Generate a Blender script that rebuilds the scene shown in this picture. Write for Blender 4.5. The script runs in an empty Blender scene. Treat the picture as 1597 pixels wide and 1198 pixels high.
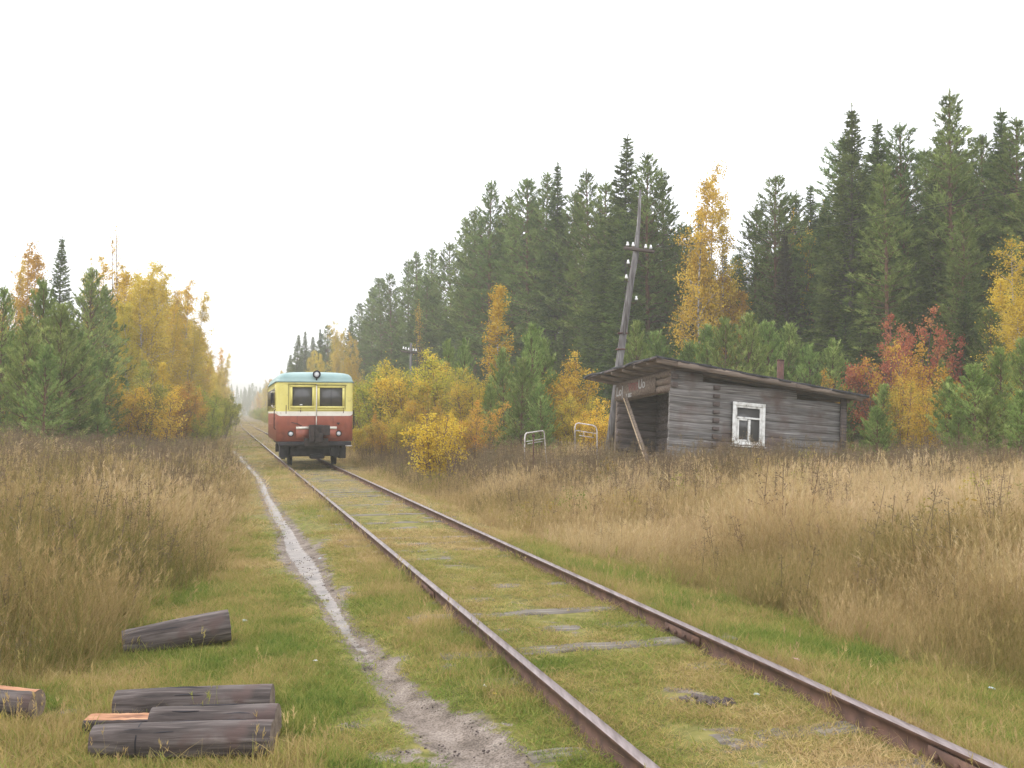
import bpy, math, random
import numpy as np
from mathutils import Vector, Matrix, Euler
R = math.radians
S = bpy.context.scene
COL = S.collection
random.seed(7)
rng = np.random.default_rng(11)

# ------------------------------------------------------------------ camera, sky, sun, exposure
F, CX, CY = 1553.0, 798.5, 599.0
PITCH = math.atan(45.0 / F)
CAMZ = 1.70
HAZE_D = 0.0018
cam_d = bpy.data.cameras.new('camera'); cam = bpy.data.objects.new('camera', cam_d); COL.objects.link(cam)
cam.location = (0, 0, CAMZ); cam.rotation_euler = (R(90) + PITCH, 0, 0)
cam_d.sensor_width = 36.0; cam_d.lens = 36.0 * F / 1597.0
cam_d.clip_start = 0.05; cam_d.clip_end = 6000
S.camera = cam
SUN_EL, SUN_AZ = 38.0, -60.0      # azimuth from +Y towards +X
w = bpy.data.worlds.new('World'); S.world = w; w.use_nodes = True
nt = w.node_tree; nt.nodes.clear()
out = nt.nodes.new('ShaderNodeOutputWorld'); bg = nt.nodes.new('ShaderNodeBackground')
sky = nt.nodes.new('ShaderNodeTexSky'); sky.sky_type = 'NISHITA'; sky.sun_disc = False
sky.sun_elevation = R(SUN_EL); sky.sun_rotation = R(SUN_AZ)
sky.air_density = 1.0; sky.dust_density = 3.0; sky.ozone_density = 1.0
mixn = nt.nodes.new('ShaderNodeMix'); mixn.data_type = 'RGBA'
mixn.inputs[0].default_value = 0.90                      # thick even overcast
mixn.inputs[7].default_value = (9.9, 9.95, 10.5, 1)
nt.links.new(sky.outputs[0], mixn.inputs[6]); nt.links.new(mixn.outputs[2], bg.inputs[0])
bg.inputs[1].default_value = 0.12
nt.links.new(bg.outputs[0], out.inputs[0])
sd = bpy.data.lights.new('sun', 'SUN'); sd.energy = 0.9; sd.angle = R(35); sd.color = (1.0, 0.96, 0.9)
sun = bpy.data.objects.new('sun', sd); COL.objects.link(sun)
sun.rotation_euler = Vector((-math.sin(R(SUN_AZ)) * math.cos(R(SUN_EL)), -math.cos(R(SUN_AZ)) * math.cos(R(SUN_EL)), -math.sin(R(SUN_EL)))).to_track_quat('-Z', 'Y').to_euler()
sun.location = (-20, 10, 40)
S.view_settings.view_transform = 'Standard'; S.view_settings.look = 'None'
S.view_settings.exposure = 0.97; S.view_settings.gamma = 1.0
S.render.engine = 'CYCLES'
cy = S.cycles
cy.max_bounces = 6; cy.diffuse_bounces = 3; cy.glossy_bounces = 2; cy.transmission_bounces = 4; cy.volume_bounces = 1; cy.transparent_max_bounces = 8
cy.use_denoising = True
S.render.use_persistent_data = False

# ------------------------------------------------------------------ terrain functions
def Xc(Y):                       # track centre line
    Y = np.asarray(Y, float)
    a = 1.50 - 0.2819 * (np.minimum(Y, 36) - 4.88)
    a = a - 0.2885 * (np.clip(Y, 36, 130) - 36)
    a = a - 0.276 * (np.maximum(Y, 130) - 130)
    return a
def zr(Y):                       # top of rail
    Y = np.asarray(Y, float)
    return -0.006 * (np.clip(Y, -20, 35) - 5)
CU = 0.9625
def U(X, Y): return (np.asarray(X, float) - Xc(Y)) * CU
def XofU(u, Y): return Xc(Y) + np.asarray(u, float) / CU
def hash2(i, j, s):
    n = (i * 374761393 + j * 668265263 + s * 1442695041) & 0x7fffffff
    n = ((n ^ (n >> 13)) * 1274126177) & 0x7fffffff
    return ((n ^ (n >> 16)) & 0xffff) / 65535.0
def vn(x, y, s=0):
    x = np.asarray(x, float); y = np.asarray(y, float)
    i = np.floor(x).astype(np.int64); j = np.floor(y).astype(np.int64)
    fx = x - i; fy = y - j; fx = fx * fx * (3 - 2 * fx); fy = fy * fy * (3 - 2 * fy)
    a = hash2(i, j, s); b = hash2(i + 1, j, s); c = hash2(i, j + 1, s); d = hash2(i + 1, j + 1, s)
    return (a * (1 - fx) + b * fx) * (1 - fy) + (c * (1 - fx) + d * fx) * fy
def fbm(x, y, s=0, o=4):
    t = 0; a = 0.5
    for k in range(o): t = t + a * vn(np.asarray(x) * 2 ** k, np.asarray(y) * 2 ** k, s + k * 17); a *= 0.5
    return t / (1 - 0.5 ** o)
PU = [-600, -80, -30, -16, -11, -7.5, -5, -3.4, -2.6, -1.7, -1.25, -0.8, 0.8, 1.25, 1.7, 3, 6, 9, 12, 16, 22, 40, 80, 600]
PZ = [1.2, 1.0, .8, .62, .42, .05, -.14, -.20, -.21, -.18, -.13, -.13, -.13, -.13, -.20, -.30, -.18, .10, .10, .0, -.05, .0, .3, .5]
def gz(X, Y):
    X = np.asarray(X, float); Y = np.asarray(Y, float)
    u = U(X, Y)
    z = np.interp(u, PU, PZ) + zr(Y)
    amp = np.clip((np.abs(u) - 1.0) / 3, 0.08, 1.0)
    z = z + (fbm(X * .35, Y * .35, 3) - .5) * .22 * amp + (fbm(X * 2.2, Y * 2.2, 9) - .5) * .07 * np.clip(amp, .3, 1)
    return z
CP, SP = math.cos(PITCH), math.sin(PITCH)
def ray(px, py):
    x = (px - CX) / F; z = (CY - py) / F
    Yw = CP - SP * z; Zw = SP + CP * z
    return x / Yw, Zw / Yw        # per unit of Y
def at(px, py, Y):
    kx, kz = ray(px, py); return Vector((kx * Y, Y, CAMZ + kz * Y))
def hit(px, py, dz=0.0):          # first point where the line of sight meets the ground
    kx, kz = ray(px, py)
    Y = np.arange(2.0, 200, 0.02)
    g = gz(kx * Y, Y) + dz
    k = np.argmax(CAMZ + kz * Y < g)
    return Vector((kx * Y[k], Y[k], float(gz(kx * Y[k], Y[k]))))
def G(x, y): return float(gz(x, y))

# ------------------------------------------------------------------ object helpers
def tag(o, label=None, cat=None, group=None, kind=None):
    if label: o['label'] = label
    if cat: o['category'] = cat
    if group: o['group'] = group
    if kind: o['kind'] = kind
    return o
def empty(name, loc, rot=(0, 0, 0), label=None, cat=None, group=None):
    o = bpy.data.objects.new(name, None); COL.objects.link(o); o.location = loc; o.rotation_euler = rot
    o.empty_display_size = .3
    return tag(o, label, cat, group)
class Geo:
    """vertex soup with per-vertex tint"""
    def __init__(s): s.V = []; s.T = []; s.Q = []; s.C = []; s.n = 0
    def add(s, V, Q=None, T=None, c=0.5):
        V = np.asarray(V, np.float32).reshape(-1, 3)
        if Q is not None and len(Q): s.Q.append(np.asarray(Q, np.int32).reshape(-1, 4) + s.n)
        if T is not None and len(T): s.T.append(np.asarray(T, np.int32).reshape(-1, 3) + s.n)
        s.V.append(V); c = np.asarray(c, np.float32)
        s.C.append(np.full(len(V), float(c), np.float32) if c.ndim == 0 else c.astype(np.float32))
        s.n += len(V); return s
    def box(s, c, size, rot=None, tint=.5):
        c = np.array(c, float); h = np.array(size, float) / 2
        v = np.array([[x, y, z] for x in (-1, 1) for y in (-1, 1) for z in (-1, 1)]) * h
        if rot is not None: v = v @ np.array(Euler(rot).to_matrix()).T
        return s.add(v + c, Q=[[0, 1, 3, 2], [4, 6, 7, 5], [0, 4, 5, 1], [2, 3, 7, 6], [0, 2, 6, 4], [1, 5, 7, 3]], c=tint)
    def bar(s, a, b, wd, ht, tint=.5, up=(0, 0, 1)):
        a = np.array(a, float); b = np.array(b, float); d = b - a; L = np.linalg.norm(d); d /= L
        side = np.cross(d, up); side /= np.linalg.norm(side); u2 = np.cross(side, d)
        v = [p + side * sx * wd / 2 + u2 * sz * ht / 2 for p in (a, b) for sx in (-1, 1) for sz in (-1, 1)]
        return s.add(v, Q=[[0, 1, 3, 2], [4, 6, 7, 5], [0, 4, 5, 1], [2, 3, 7, 6], [0, 2, 6, 4], [1, 5, 7, 3]], c=tint)
    def tube(s, pts, rad, seg=6, cap=True, tint=.5, wob=0.0, twist=0):
        pts = np.asarray(pts, float); n = len(pts); rad = np.broadcast_to(np.asarray(rad, float), (n,))
        d = np.gradient(pts, axis=0); d /= np.linalg.norm(d, axis=1)[:, None] + 1e-9
        ref = np.array([0, 0, 1.0]) if abs(d[:, 2]).mean() < .8 else np.array([1.0, 0, 0])
        a = np.cross(d, ref); a /= np.linalg.norm(a, axis=1)[:, None] + 1e-9; b = np.cross(d, a)
        th = np.linspace(0, 2 * np.pi, seg, endpoint=False) + twist
        r = rad[:, None] * (1 + wob * (rng.random((n, seg)) - .5))
        V = pts[:, None, :] + r[..., None] * (np.cos(th)[None, :, None] * a[:, None] + np.sin(th)[None, :, None] * b[:, None])
        i = np.arange(n - 1)[:, None] * seg; j = np.arange(seg)[None]; k = (j + 1) % seg
        Q = np.stack([i + j, i + k, i + seg + k, i + seg + j], -1).reshape(-1, 4)
        V = V.reshape(-1, 3); T = []
        if cap:
            V = np.vstack([V, pts[0], pts[-1]]); m = n * seg
            T = [[m, (q + 1) % seg, q] for q in range(seg)] + [[m + 1, (n - 1) * seg + q, (n - 1) * seg + (q + 1) % seg] for q in range(seg)]
        return s.add(V, Q=Q, T=T, c=tint)
    def disc(s, c, r, axis=(0, 0, 1), th=.02, seg=20, tint=.5):
        c = np.array(c, float); ax = np.array(axis, float); ax /= np.linalg.norm(ax)
        return s.tube([c - ax * th / 2, c + ax * th / 2], r, seg, tint=tint)
    def ring(s, c, r0, r1, axis, th, seg=24, tint=.5):     # torus-like flat ring
        c = np.array(c, float); ax = np.array(axis, float); ax /= np.linalg.norm(ax)
        a = np.cross(ax, [0, 0, 1.0] if abs(ax[2]) < .9 else [1.0, 0, 0]); a /= np.linalg.norm(a); b = np.cross(ax, a)
        t = np.linspace(0, 2 * np.pi, seg, endpoint=False); V = []
        for q in t:
            e = math.cos(q) * a + math.sin(q) * b
            for (rr, h) in ((r0, -1), (r1, -1), (r1, 1), (r0, 1)): V.append(c + e * rr + ax * h * th / 2)
        Q = [[i * 4 + k, i * 4 + (k + 1) % 4, ((i + 1) % seg) * 4 + (k + 1) % 4, ((i + 1) % seg) * 4 + k] for i in range(seg) for k in range(4)]
        return s.add(V, Q=Q, c=tint)
    def mesh(s, name, mat, smooth=False):
        me = bpy.data.meshes.new(name)
        V = np.concatenate(s.V); Q = np.concatenate(s.Q) if s.Q else np.zeros((0, 4), np.int32); T = np.concatenate(s.T) if s.T else np.zeros((0, 3), np.int32)
        me.vertices.add(len(V)); me.vertices.foreach_set('co', V.ravel())
        nl = Q.size + T.size; me.loops.add(nl); me.loops.foreach_set('vertex_index', np.concatenate([Q.ravel(), T.ravel()]).astype(np.int32))
        me.polygons.add(len(Q) + len(T))
        st = np.concatenate([np.arange(len(Q)) * 4, len(Q) * 4 + np.arange(len(T)) * 3]).astype(np.int32)
        me.polygons.foreach_set('loop_start', st)
        if smooth: me.polygons.foreach_set('use_smooth', np.ones(len(st), bool))
        at_ = me.attributes.new('tint', 'FLOAT', 'POINT'); at_.data.foreach_set('value', np.concatenate(s.C))
        me.update(); me.validate()
        if mat: me.materials.append(mat)
        return me
    def obj(s, name, mat, parent=None, smooth=False, bevel=0):
        me = s.mesh(name, mat, smooth); o = bpy.data.objects.new(name, me); COL.objects.link(o)
        if parent: o.parent = parent
        if bevel:
            m = o.modifiers.new('bevel', 'BEVEL'); m.width = bevel; m.segments = 2; m.limit_method = 'ANGLE'
        return o

# ------------------------------------------------------------------ materials
def newmat(name):
    m = bpy.data.materials.new(name); m.use_nodes = True; m.node_tree.nodes.clear(); return m, m.node_tree
def N(t, kind, **kw):
    n = t.nodes.new(kind)
    for k, v in kw.items():
        if k.startswith('i_'): n.inputs[int(k[2:]) if k[2:].isdigit() else k[2:].replace('_', ' ')].default_value = v
        else: setattr(n, k, v)
    return n
def ramp(t, stops):
    r = t.nodes.new('ShaderNodeValToRGB'); e = r.color_ramp.elements
    while len(e) < len(stops): e.new(.5)
    for q, (p, c) in zip(e, stops): q.position = p; q.color = (*c, 1)
    return r
def foliage(name, stops, transl=.35, hv=.04, vv=.35, rough=None, tone=False):
    m, t = newmat(name); L = t.links.new
    a = N(t, 'ShaderNodeAttribute', attribute_name='tint'); r = ramp(t, stops)
    oi = N(t, 'ShaderNodeObjectInfo'); hs = N(t, 'ShaderNodeHueSaturation')
    if tone:
        ti = N(t, 'ShaderNodeAttribute', attribute_name='tone', attribute_type='INSTANCER')
        ad = N(t, 'ShaderNodeMath', operation='MULTIPLY_ADD'); L(a.outputs['Fac'], ad.inputs[0]); ad.inputs[1].default_value = .45; L(ti.outputs['Fac'], ad.inputs[2])
        L(ad.outputs[0], r.inputs[0])
    else: L(a.outputs['Fac'], r.inputs[0])
    mh = N(t, 'ShaderNodeMapRange'); mh.inputs[3].default_value = .5 - hv / 2; mh.inputs[4].default_value = .5 + hv / 2
    mv = N(t, 'ShaderNodeMapRange'); mv.inputs[3].default_value = 1 - vv / 2; mv.inputs[4].default_value = 1 + vv / 2
    L(oi.outputs['Random'], mh.inputs[0]); L(mh.outputs[0], hs.inputs['Hue'])
    mu = N(t, 'ShaderNodeMath', operation='MULTIPLY'); mu.inputs[1].default_value = 7.31; L(oi.outputs['Random'], mu.inputs[0])
    fr = N(t, 'ShaderNodeMath', operation='FRACT'); L(mu.outputs[0], fr.inputs[0]); L(fr.outputs[0], mv.inputs[0]); L(mv.outputs[0], hs.inputs['Value'])
    L(r.outputs[0], hs.inputs['Color'])
    d = N(t, 'ShaderNodeBsdfDiffuse'); tr = N(t, 'ShaderNodeBsdfTranslucent'); mx = N(t, 'ShaderNodeMixShader'); mx.inputs[0].default_value = transl
    L(hs.outputs[0], d.inputs[0]); L(hs.outputs[0], tr.inputs[0]); L(d.outputs[0], mx.inputs[1]); L(tr.outputs[0], mx.inputs[2])
    o = N(t, 'ShaderNodeOutputMaterial'); L(mx.outputs[0], o.inputs[0])
    return m
def surf(name, stops, scale=4, detail=6, rough=.8, bump=0.0, stretch=(1, 1, 1), metal=0.0, bscale=None, coord='Object', dist=0.0, spec=.3, mottle=None):
    """noise driven colour with optional bump and a second, larger mottling"""
    m, t = newmat(name); L = t.links.new
    tc = N(t, 'ShaderNodeTexCoord'); mp = N(t, 'ShaderNodeMapping'); mp.inputs['Scale'].default_value = stretch
    L(tc.outputs[coord], mp.inputs[0])
    n = N(t, 'ShaderNodeTexNoise'); n.inputs['Scale'].default_value = scale; n.inputs['Detail'].default_value = detail; n.inputs['Distortion'].default_value = dist
    L(mp.outputs[0], n.inputs[0]); r = ramp(t, stops); L(n.outputs['Fac'], r.inputs[0]); colr = r.outputs[0]
    if mottle:
        n2 = N(t, 'ShaderNodeTexNoise'); n2.inputs['Scale'].default_value = mottle[0]; n2.inputs['Detail'].default_value = 5; L(tc.outputs[coord], n2.inputs[0])
        r2 = ramp(t, [(mottle[2], (0, 0, 0)), (mottle[3], (1, 1, 1))]); L(n2.outputs['Fac'], r2.inputs[0])
        mx = N(t, 'ShaderNodeMix', data_type='RGBA'); L(r2.outputs[0], mx.inputs[0]); L(colr, mx.inputs[6]); mx.inputs[7].default_value = (*mottle[1], 1); colr = mx.outputs[2]
    ta = N(t, 'ShaderNodeAttribute', attribute_name='tint'); tm_ = N(t, 'ShaderNodeMath', operation='MULTIPLY_ADD'); L(ta.outputs['Fac'], tm_.inputs[0]); tm_.inputs[1].default_value = .9; tm_.inputs[2].default_value = .55
    hs_ = N(t, 'ShaderNodeHueSaturation'); L(tm_.outputs[0], hs_.inputs['Value']); L(colr, hs_.inputs['Color']); colr = hs_.outputs[0]
    b = N(t, 'ShaderNodeBsdfPrincipled'); b.inputs['Roughness'].default_value = rough; b.inputs['Metallic'].default_value = metal
    b.inputs['Specular IOR Level'].default_value = spec
    L(colr, b.inputs['Base Color'])
    if bump:
        bp = N(t, 'ShaderNodeBump'); bp.inputs['Strength'].default_value = .8; bp.inputs['Distance'].default_value = bump; L(n.outputs['Fac'], bp.inputs['Height']); L(bp.outputs[0], b.inputs['Normal'])
    o = N(t, 'ShaderNodeOutputMaterial'); L(b.outputs[0], o.inputs[0]); return m

M = {}
M['birch'] = foliage('birch_leaves', [(0, (.36, .29, .04)), (.5, (.62, .49, .06)), (1, (.80, .66, .14))], .45, hv=.02)
M['birch_orange'] = foliage('orange_birch_leaves', [(0, (.38, .26, .035)), (.5, (.62, .43, .05)), (1, (.78, .60, .11))], .45)
M['bush_yellow'] = foliage('yellow_bush_leaves', [(0, (.40, .26, .03)), (.5, (.70, .48, .06)), (1, (.82, .66, .12))], .45, hv=.012)
M['bush_mix'] = foliage('fading_bush_leaves', [(0, (.22, .19, .04)), (.35, (.42, .36, .06)), (.7, (.62, .46, .07)), (1, (.66, .42, .08))], .45, hv=.08)
M['bush_green'] = foliage('yellow_green_bush_leaves', [(0, (.15, .19, .035)), (.5, (.36, .36, .07)), (1, (.58, .48, .10))], .45, hv=.06)
M['rowan'] = foliage('rowan_leaves', [(0, (.26, .08, .05)), (.5, (.46, .16, .09)), (1, (.52, .28, .10))], .4)
M['larch'] = foliage('amber_leaves', [(0, (.36, .25, .03)), (.5, (.60, .42, .05)), (1, (.76, .58, .11))], .45)
M['pine_young'] = foliage('young_pine_needles', [(0, (.095, .145, .035)), (.5, (.25, .335, .09)), (1, (.43, .51, .17))], .25, hv=.03)
M['pine'] = foliage('pine_needles', [(0, (.065, .105, .026)), (.5, (.16, .225, .060)), (1, (.28, .36, .11))], .25, hv=.03)
M['spruce'] = foliage('spruce_needles', [(0, (.048, .078, .022)), (.5, (.115, .165, .045)), (1, (.20, .26, .08))], .2, hv=.03)
M['spruce_faded'] = foliage('faded_conifer_needles', [(0, (.05, .045, .030)), (.5, (.075, .075, .045)), (1, (.11, .09, .05))], .2, hv=.03)
M['bark_pine'] = surf('pine_bark', [(.3, (.09, .055, .04)), (.7, (.22, .12, .075))], 6, 8, .95, .02, (1, 1, .3))
M['bark_dark'] = surf('dark_bark', [(.3, (.05, .04, .035)), (.7, (.12, .10, .09))], 6, 8, .95, .02, (1, 1, .3))
M['bark_birch'] = surf('birch_bark', [(.40, (.08, .07, .06)), (.5, (.38, .35, .31)), (.8, (.5, .47, .42))], 5, 6, .9, .01, (1, 1, 3))
M['twig'] = surf('purple_brown_twigs', [(.3, (.10, .06, .06)), (.7, (.19, .13, .12))], 6, 4, .95)
M['grass_short'] = foliage('short_grass_blades', [(0, (.09, .16, .032)), (.3, (.175, .24, .05)), (.5, (.285, .29, .075)), (.75, (.42, .32, .13)), (1, (.50, .37, .19))], .35, hv=.02, vv=.3, tone=True)
M['grass_dry'] = foliage('dry_grass_blades', [(0, (.12, .16, .03)), (.2, (.235, .19, .065)), (.45, (.37, .272, .122)), (.75, (.51, .385, .195)), (1, (.63, .50, .31))], .3, hv=.02, vv=.3, tone=True)
M['weed'] = foliage('withered_weed_stalks', [(0, (.105, .08, .05)), (.5, (.22, .165, .10)), (1, (.36, .27, .16))], .15, hv=.03, tone=True)
M['weed_green'] = foliage('late_green_weeds', [(0, (.12, .15, .03)), (.5, (.24, .25, .05)), (1, (.42, .33, .07))], .35, hv=.08, vv=.3, tone=True)
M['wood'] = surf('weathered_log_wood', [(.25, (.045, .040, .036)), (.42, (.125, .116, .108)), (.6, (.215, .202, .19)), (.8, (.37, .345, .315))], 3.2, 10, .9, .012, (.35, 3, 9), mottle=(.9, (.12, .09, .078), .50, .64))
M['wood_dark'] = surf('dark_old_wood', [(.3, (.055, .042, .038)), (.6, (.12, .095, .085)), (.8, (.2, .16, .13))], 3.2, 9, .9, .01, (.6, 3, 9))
M['wood_brown'] = surf('brown_plank_wood', [(.3, (.10, .075, .06)), (.6, (.20, .155, .12)), (.8, (.30, .24, .185))], 3, 9, .9, .006, (.5, 4, 6))
M['wood_pale'] = surf('pale_fresh_plank_wood', [(.3, (.30, .21, .13)), (.7, (.55, .43, .28))], 4, 6, .85, .003, (4, 4, .6))
M['felt'] = surf('black_roofing_felt', [(.3, (.018, .018, .02)), (.62, (.05, .048, .052)), (.75, (.30, .30, .30))], 5, 10, .85, .01)
M['window_paint'] = surf('flaking_white_paint', [(.26, (.18, .16, .14)), (.38, (.58, .57, .53)), (.6, (.78, .78, .74))], 7, 10, .7, .004)
M['rust'] = surf('rusty_steel', [(.3, (.06, .03, .026)), (.7, (.15, .07, .055))], 8, 8, .85, .003)
M['pole'] = surf('grey_pole_wood', [(.3, (.07, .062, .06)), (.55, (.17, .16, .155)), (.8, (.34, .33, .32))], 4, 9, .9, .012, (4, 4, .4))
M['porcelain'] = surf('white_porcelain', [(.3, (.75, .75, .73)), (.7, (.85, .85, .83))], 3, 2, .25, spec=.5)
M['railmetal'] = surf('railing_steel', [(.35, (.45, .40, .36)), (.6, (.70, .66, .62))], 10, 6, .5, metal=.2)
M['rail_top'] = surf('worn_rail_top', [(.3, (.10, .07, .06)), (.7, (.26, .21, .20))], 5, 6, .42, 0, (6, .5, 6), metal=.3, spec=.5)
M['rail_side'] = surf('rusty_rail_side', [(.3, (.07, .042, .033)), (.7, (.16, .09, .065))], 9, 8, .9, .002)
M['sleeper'] = surf('grey_sleeper_wood', [(.3, (.075, .062, .05)), (.55, (.17, .148, .12)), (.8, (.30, .275, .24))], 4, 9, .9, .01, (.6, 5, 5))
M['log_side'] = surf('tarred_log_side', [(.25, (.022, .018, .017)), (.46, (.075, .060, .054)), (.62, (.135, .112, .102)), (.8, (.24, .20, .18)), (.95, (.36, .30, .26))], 5.5, 12, .85, .016, (.45, 5, 5), dist=.6, mottle=(4.5, (.10, .068, .06), .56, .70))
M['log_end'] = surf('orange_split_wood', [(.3, (.15, .07, .04)), (.5, (.36, .17, .085)), (.75, (.50, .30, .17))], 5, 8, .8, .006, (.7, 7, 7))
M['paint_red'] = surf('brick_red_paint', [(.3, (.29, .085, .055)), (.7, (.37, .12, .078))], 2.2, 8, .55, .004, (1, 1, 1), spec=.4, mottle=(4, (.22, .08, .06), .52, .75))
M['paint_yellow'] = surf('yellow_paint', [(.3, (.66, .58, .16)), (.7, (.74, .67, .22))], 2.5, 7, .5, .002, spec=.4, mottle=(5, (.46, .38, .13), .55, .78))
M['paint_cream'] = surf('cream_paint', [(.3, (.70, .65, .55)), (.7, (.82, .78, .68))], 3, 7, .5, spec=.4, mottle=(4, (.48, .40, .32), .62, .75))
M['paint_teal'] = surf('pale_teal_paint', [(.3, (.23, .345, .33)), (.7, (.31, .43, .405))], 1.6, 7, .5, .002, spec=.4)
M['black_metal'] = surf('grimy_black_steel', [(.3, (.012, .012, .016)), (.7, (.045, .040, .045))], 6, 8, .7, .004)
M['dark_rust'] = surf('dark_rusty_casting', [(.3, (.018, .014, .014)), (.7, (.055, .040, .036))], 7, 8, .8, .006)
M['litter_white'] = surf('white_scrap', [(.3, (.6, .6, .62)), (.7, (.85, .85, .85))], 8, 3, .6)
M['litter_blue'] = surf('pale_blue_scrap', [(.3, (.35, .45, .48)), (.7, (.55, .63, .65))], 8, 3, .4)
M['litter_pink'] = surf('faded_pink_scrap', [(.3, (.4, .22, .24)), (.7, (.72, .55, .56))], 8, 3, .6)
M['litter_yellow'] = surf('yellow_scrap', [(.3, (.75, .55, .05)), (.7, (.85, .7, .1))], 8, 3, .6)
M['stone'] = surf('pale_foundation_stone', [(.3, (.30, .28, .26)), (.7, (.52, .50, .47))], 5, 8, .9, .02)
M['red_letter'] = surf('worn_red_letter_paint', [(.3, (.16, .09, .08)), (.5, (.46, .17, .15))], 20, 6, .9)
M['white_letter'] = surf('worn_white_letter_paint', [(.28, (.25, .23, .21)), (.42, (.72, .70, .67))], 22, 6, .9)
def glassmat(name, col, rough=.12):
    m, t = newmat(name); b = N(t, 'ShaderNodeBsdfPrincipled'); b.inputs['Base Color'].default_value = (*col, 1); b.inputs['Roughness'].default_value = rough
    b.inputs['Specular IOR Level'].default_value = .5; o = N(t, 'ShaderNodeOutputMaterial'); t.links.new(b.outputs[0], o.inputs[0]); return m
M['glass_dark'] = glassmat('dark_window_glass', (.075, .073, .070), .2); M['lens'] = glassmat('lamp_lens', (.72, .74, .76), .15)

# ground material: grass soil / mud / standing wet film driven by painted surface masks (where the mud is)
def ground_mat():
    m, t = newmat('ground'); L = t.links.new
    tc = N(t, 'ShaderNodeTexCoord')
    def noise(sc, det=8, dis=0.):
        n = N(t, 'ShaderNodeTexNoise'); n.inputs['Scale'].default_value = sc; n.inputs['Detail'].default_value = det; n.inputs['Distortion'].default_value = dis; L(tc.outputs['Object'], n.inputs[0]); return n.outputs['Fac']
    def mix(f, a, b):
        x = N(t, 'ShaderNodeMix', data_type='RGBA')
        for s_, i in ((f, 0), (a, 6), (b, 7)):
            if isinstance(s_, tuple): x.inputs[i].default_value = (*s_, 1)
            else: L(s_, x.inputs[i])
        return x.outputs[2]
    att = {k: N(t, 'ShaderNodeAttribute', attribute_name=k).outputs['Fac'] for k in ('mud', 'wet', 'dry')}
    g = ramp(t, [(.3, (.07, .075, .02)), (.5, (.15, .15, .04)), (.7, (.24, .21, .07))]); L(noise(7, 10), g.inputs[0])
    d = ramp(t, [(.3, (.11, .085, .045)), (.5, (.22, .165, .09)), (.7, (.34, .26, .15))]); L(noise(9, 10), d.inputs[0])
    c = mix(att['dry'], g.outputs[0], d.outputs[0])
    mu = ramp(t, [(.28, (.09, .074, .06)), (.5, (.19, .158, .132)), (.75, (.28, .24, .205))]); L(noise(6, 14, .1), mu.inputs[0])
    gr = ramp(t, [(.35, (.45, .42, .40)), (.5, (1, 1, 1)), (.66, (1.35, 1.32, 1.28))]); L(noise(75, 4), gr.inputs[0])
    mg = N(t, 'ShaderNodeMix', data_type='RGBA', blend_type='MULTIPLY'); mg.inputs[0].default_value = .8; L(mu.outputs[0], mg.inputs[6]); L(gr.outputs[0], mg.inputs[7])
    # ragged mud edge
    ad = N(t, 'ShaderNodeMath', operation='ADD'); L(att['mud'], ad.inputs[0]); sc = N(t, 'ShaderNodeMath', operation='MULTIPLY_ADD'); L(noise(9, 8), sc.inputs[0]); sc.inputs[1].default_value = 1.3; sc.inputs[2].default_value = -.65; L(sc.outputs[0], ad.inputs[1])
    er = ramp(t, [(.40, (0, 0, 0)), (.58, (1, 1, 1))]); L(ad.outputs[0], er.inputs[0])
    c = mix(er.outputs[0], c, mg.outputs[2])
    b = N(t, 'ShaderNodeBsdfPrincipled')
    wr = ramp(t, [(.42, (0, 0, 0)), (.55, (1, 1, 1))]); wa = N(t, 'ShaderNodeMath', operation='ADD'); L(att['wet'], wa.inputs[0])
    ws = N(t, 'ShaderNodeMath', operation='MULTIPLY_ADD'); L(noise(14, 5), ws.inputs[0]); ws.inputs[1].default_value = .8; ws.inputs[2].default_value = -.4; L(ws.outputs[0], wa.inputs[1]); L(wa.outputs[0], wr.inputs[0])
    ro = N(t, 'ShaderNodeMapRange'); ro.inputs[3].default_value = .85; ro.inputs[4].default_value = .36; L(wr.outputs[0], ro.inputs[0]); L(ro.outputs[0], b.inputs['Roughness'])
    L(c, b.inputs['Base Color']); sp_ = N(t, 'ShaderNodeMapRange'); sp_.inputs[3].default_value = .04; sp_.inputs[4].default_value = .36; L(wr.outputs[0], sp_.inputs[0]); L(sp_.outputs[0], b.inputs['Specular IOR Level'])
    bp = N(t, 'ShaderNodeBump'); bp.inputs['Distance'].default_value = .014; L(noise(22, 10), bp.inputs['Height'])
    bs = N(t, 'ShaderNodeMapRange'); bs.inputs[3].default_value = .45; bs.inputs[4].default_value = .12; L(wr.outputs[0], bs.inputs[0]); L(bs.outputs[0], bp.inputs['Strength']); L(bp.outputs[0], b.inputs['Normal'])
    o = N(t, 'ShaderNodeOutputMaterial'); L(b.outputs[0], o.inputs[0]); return m
M['ground'] = ground_mat()

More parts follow.
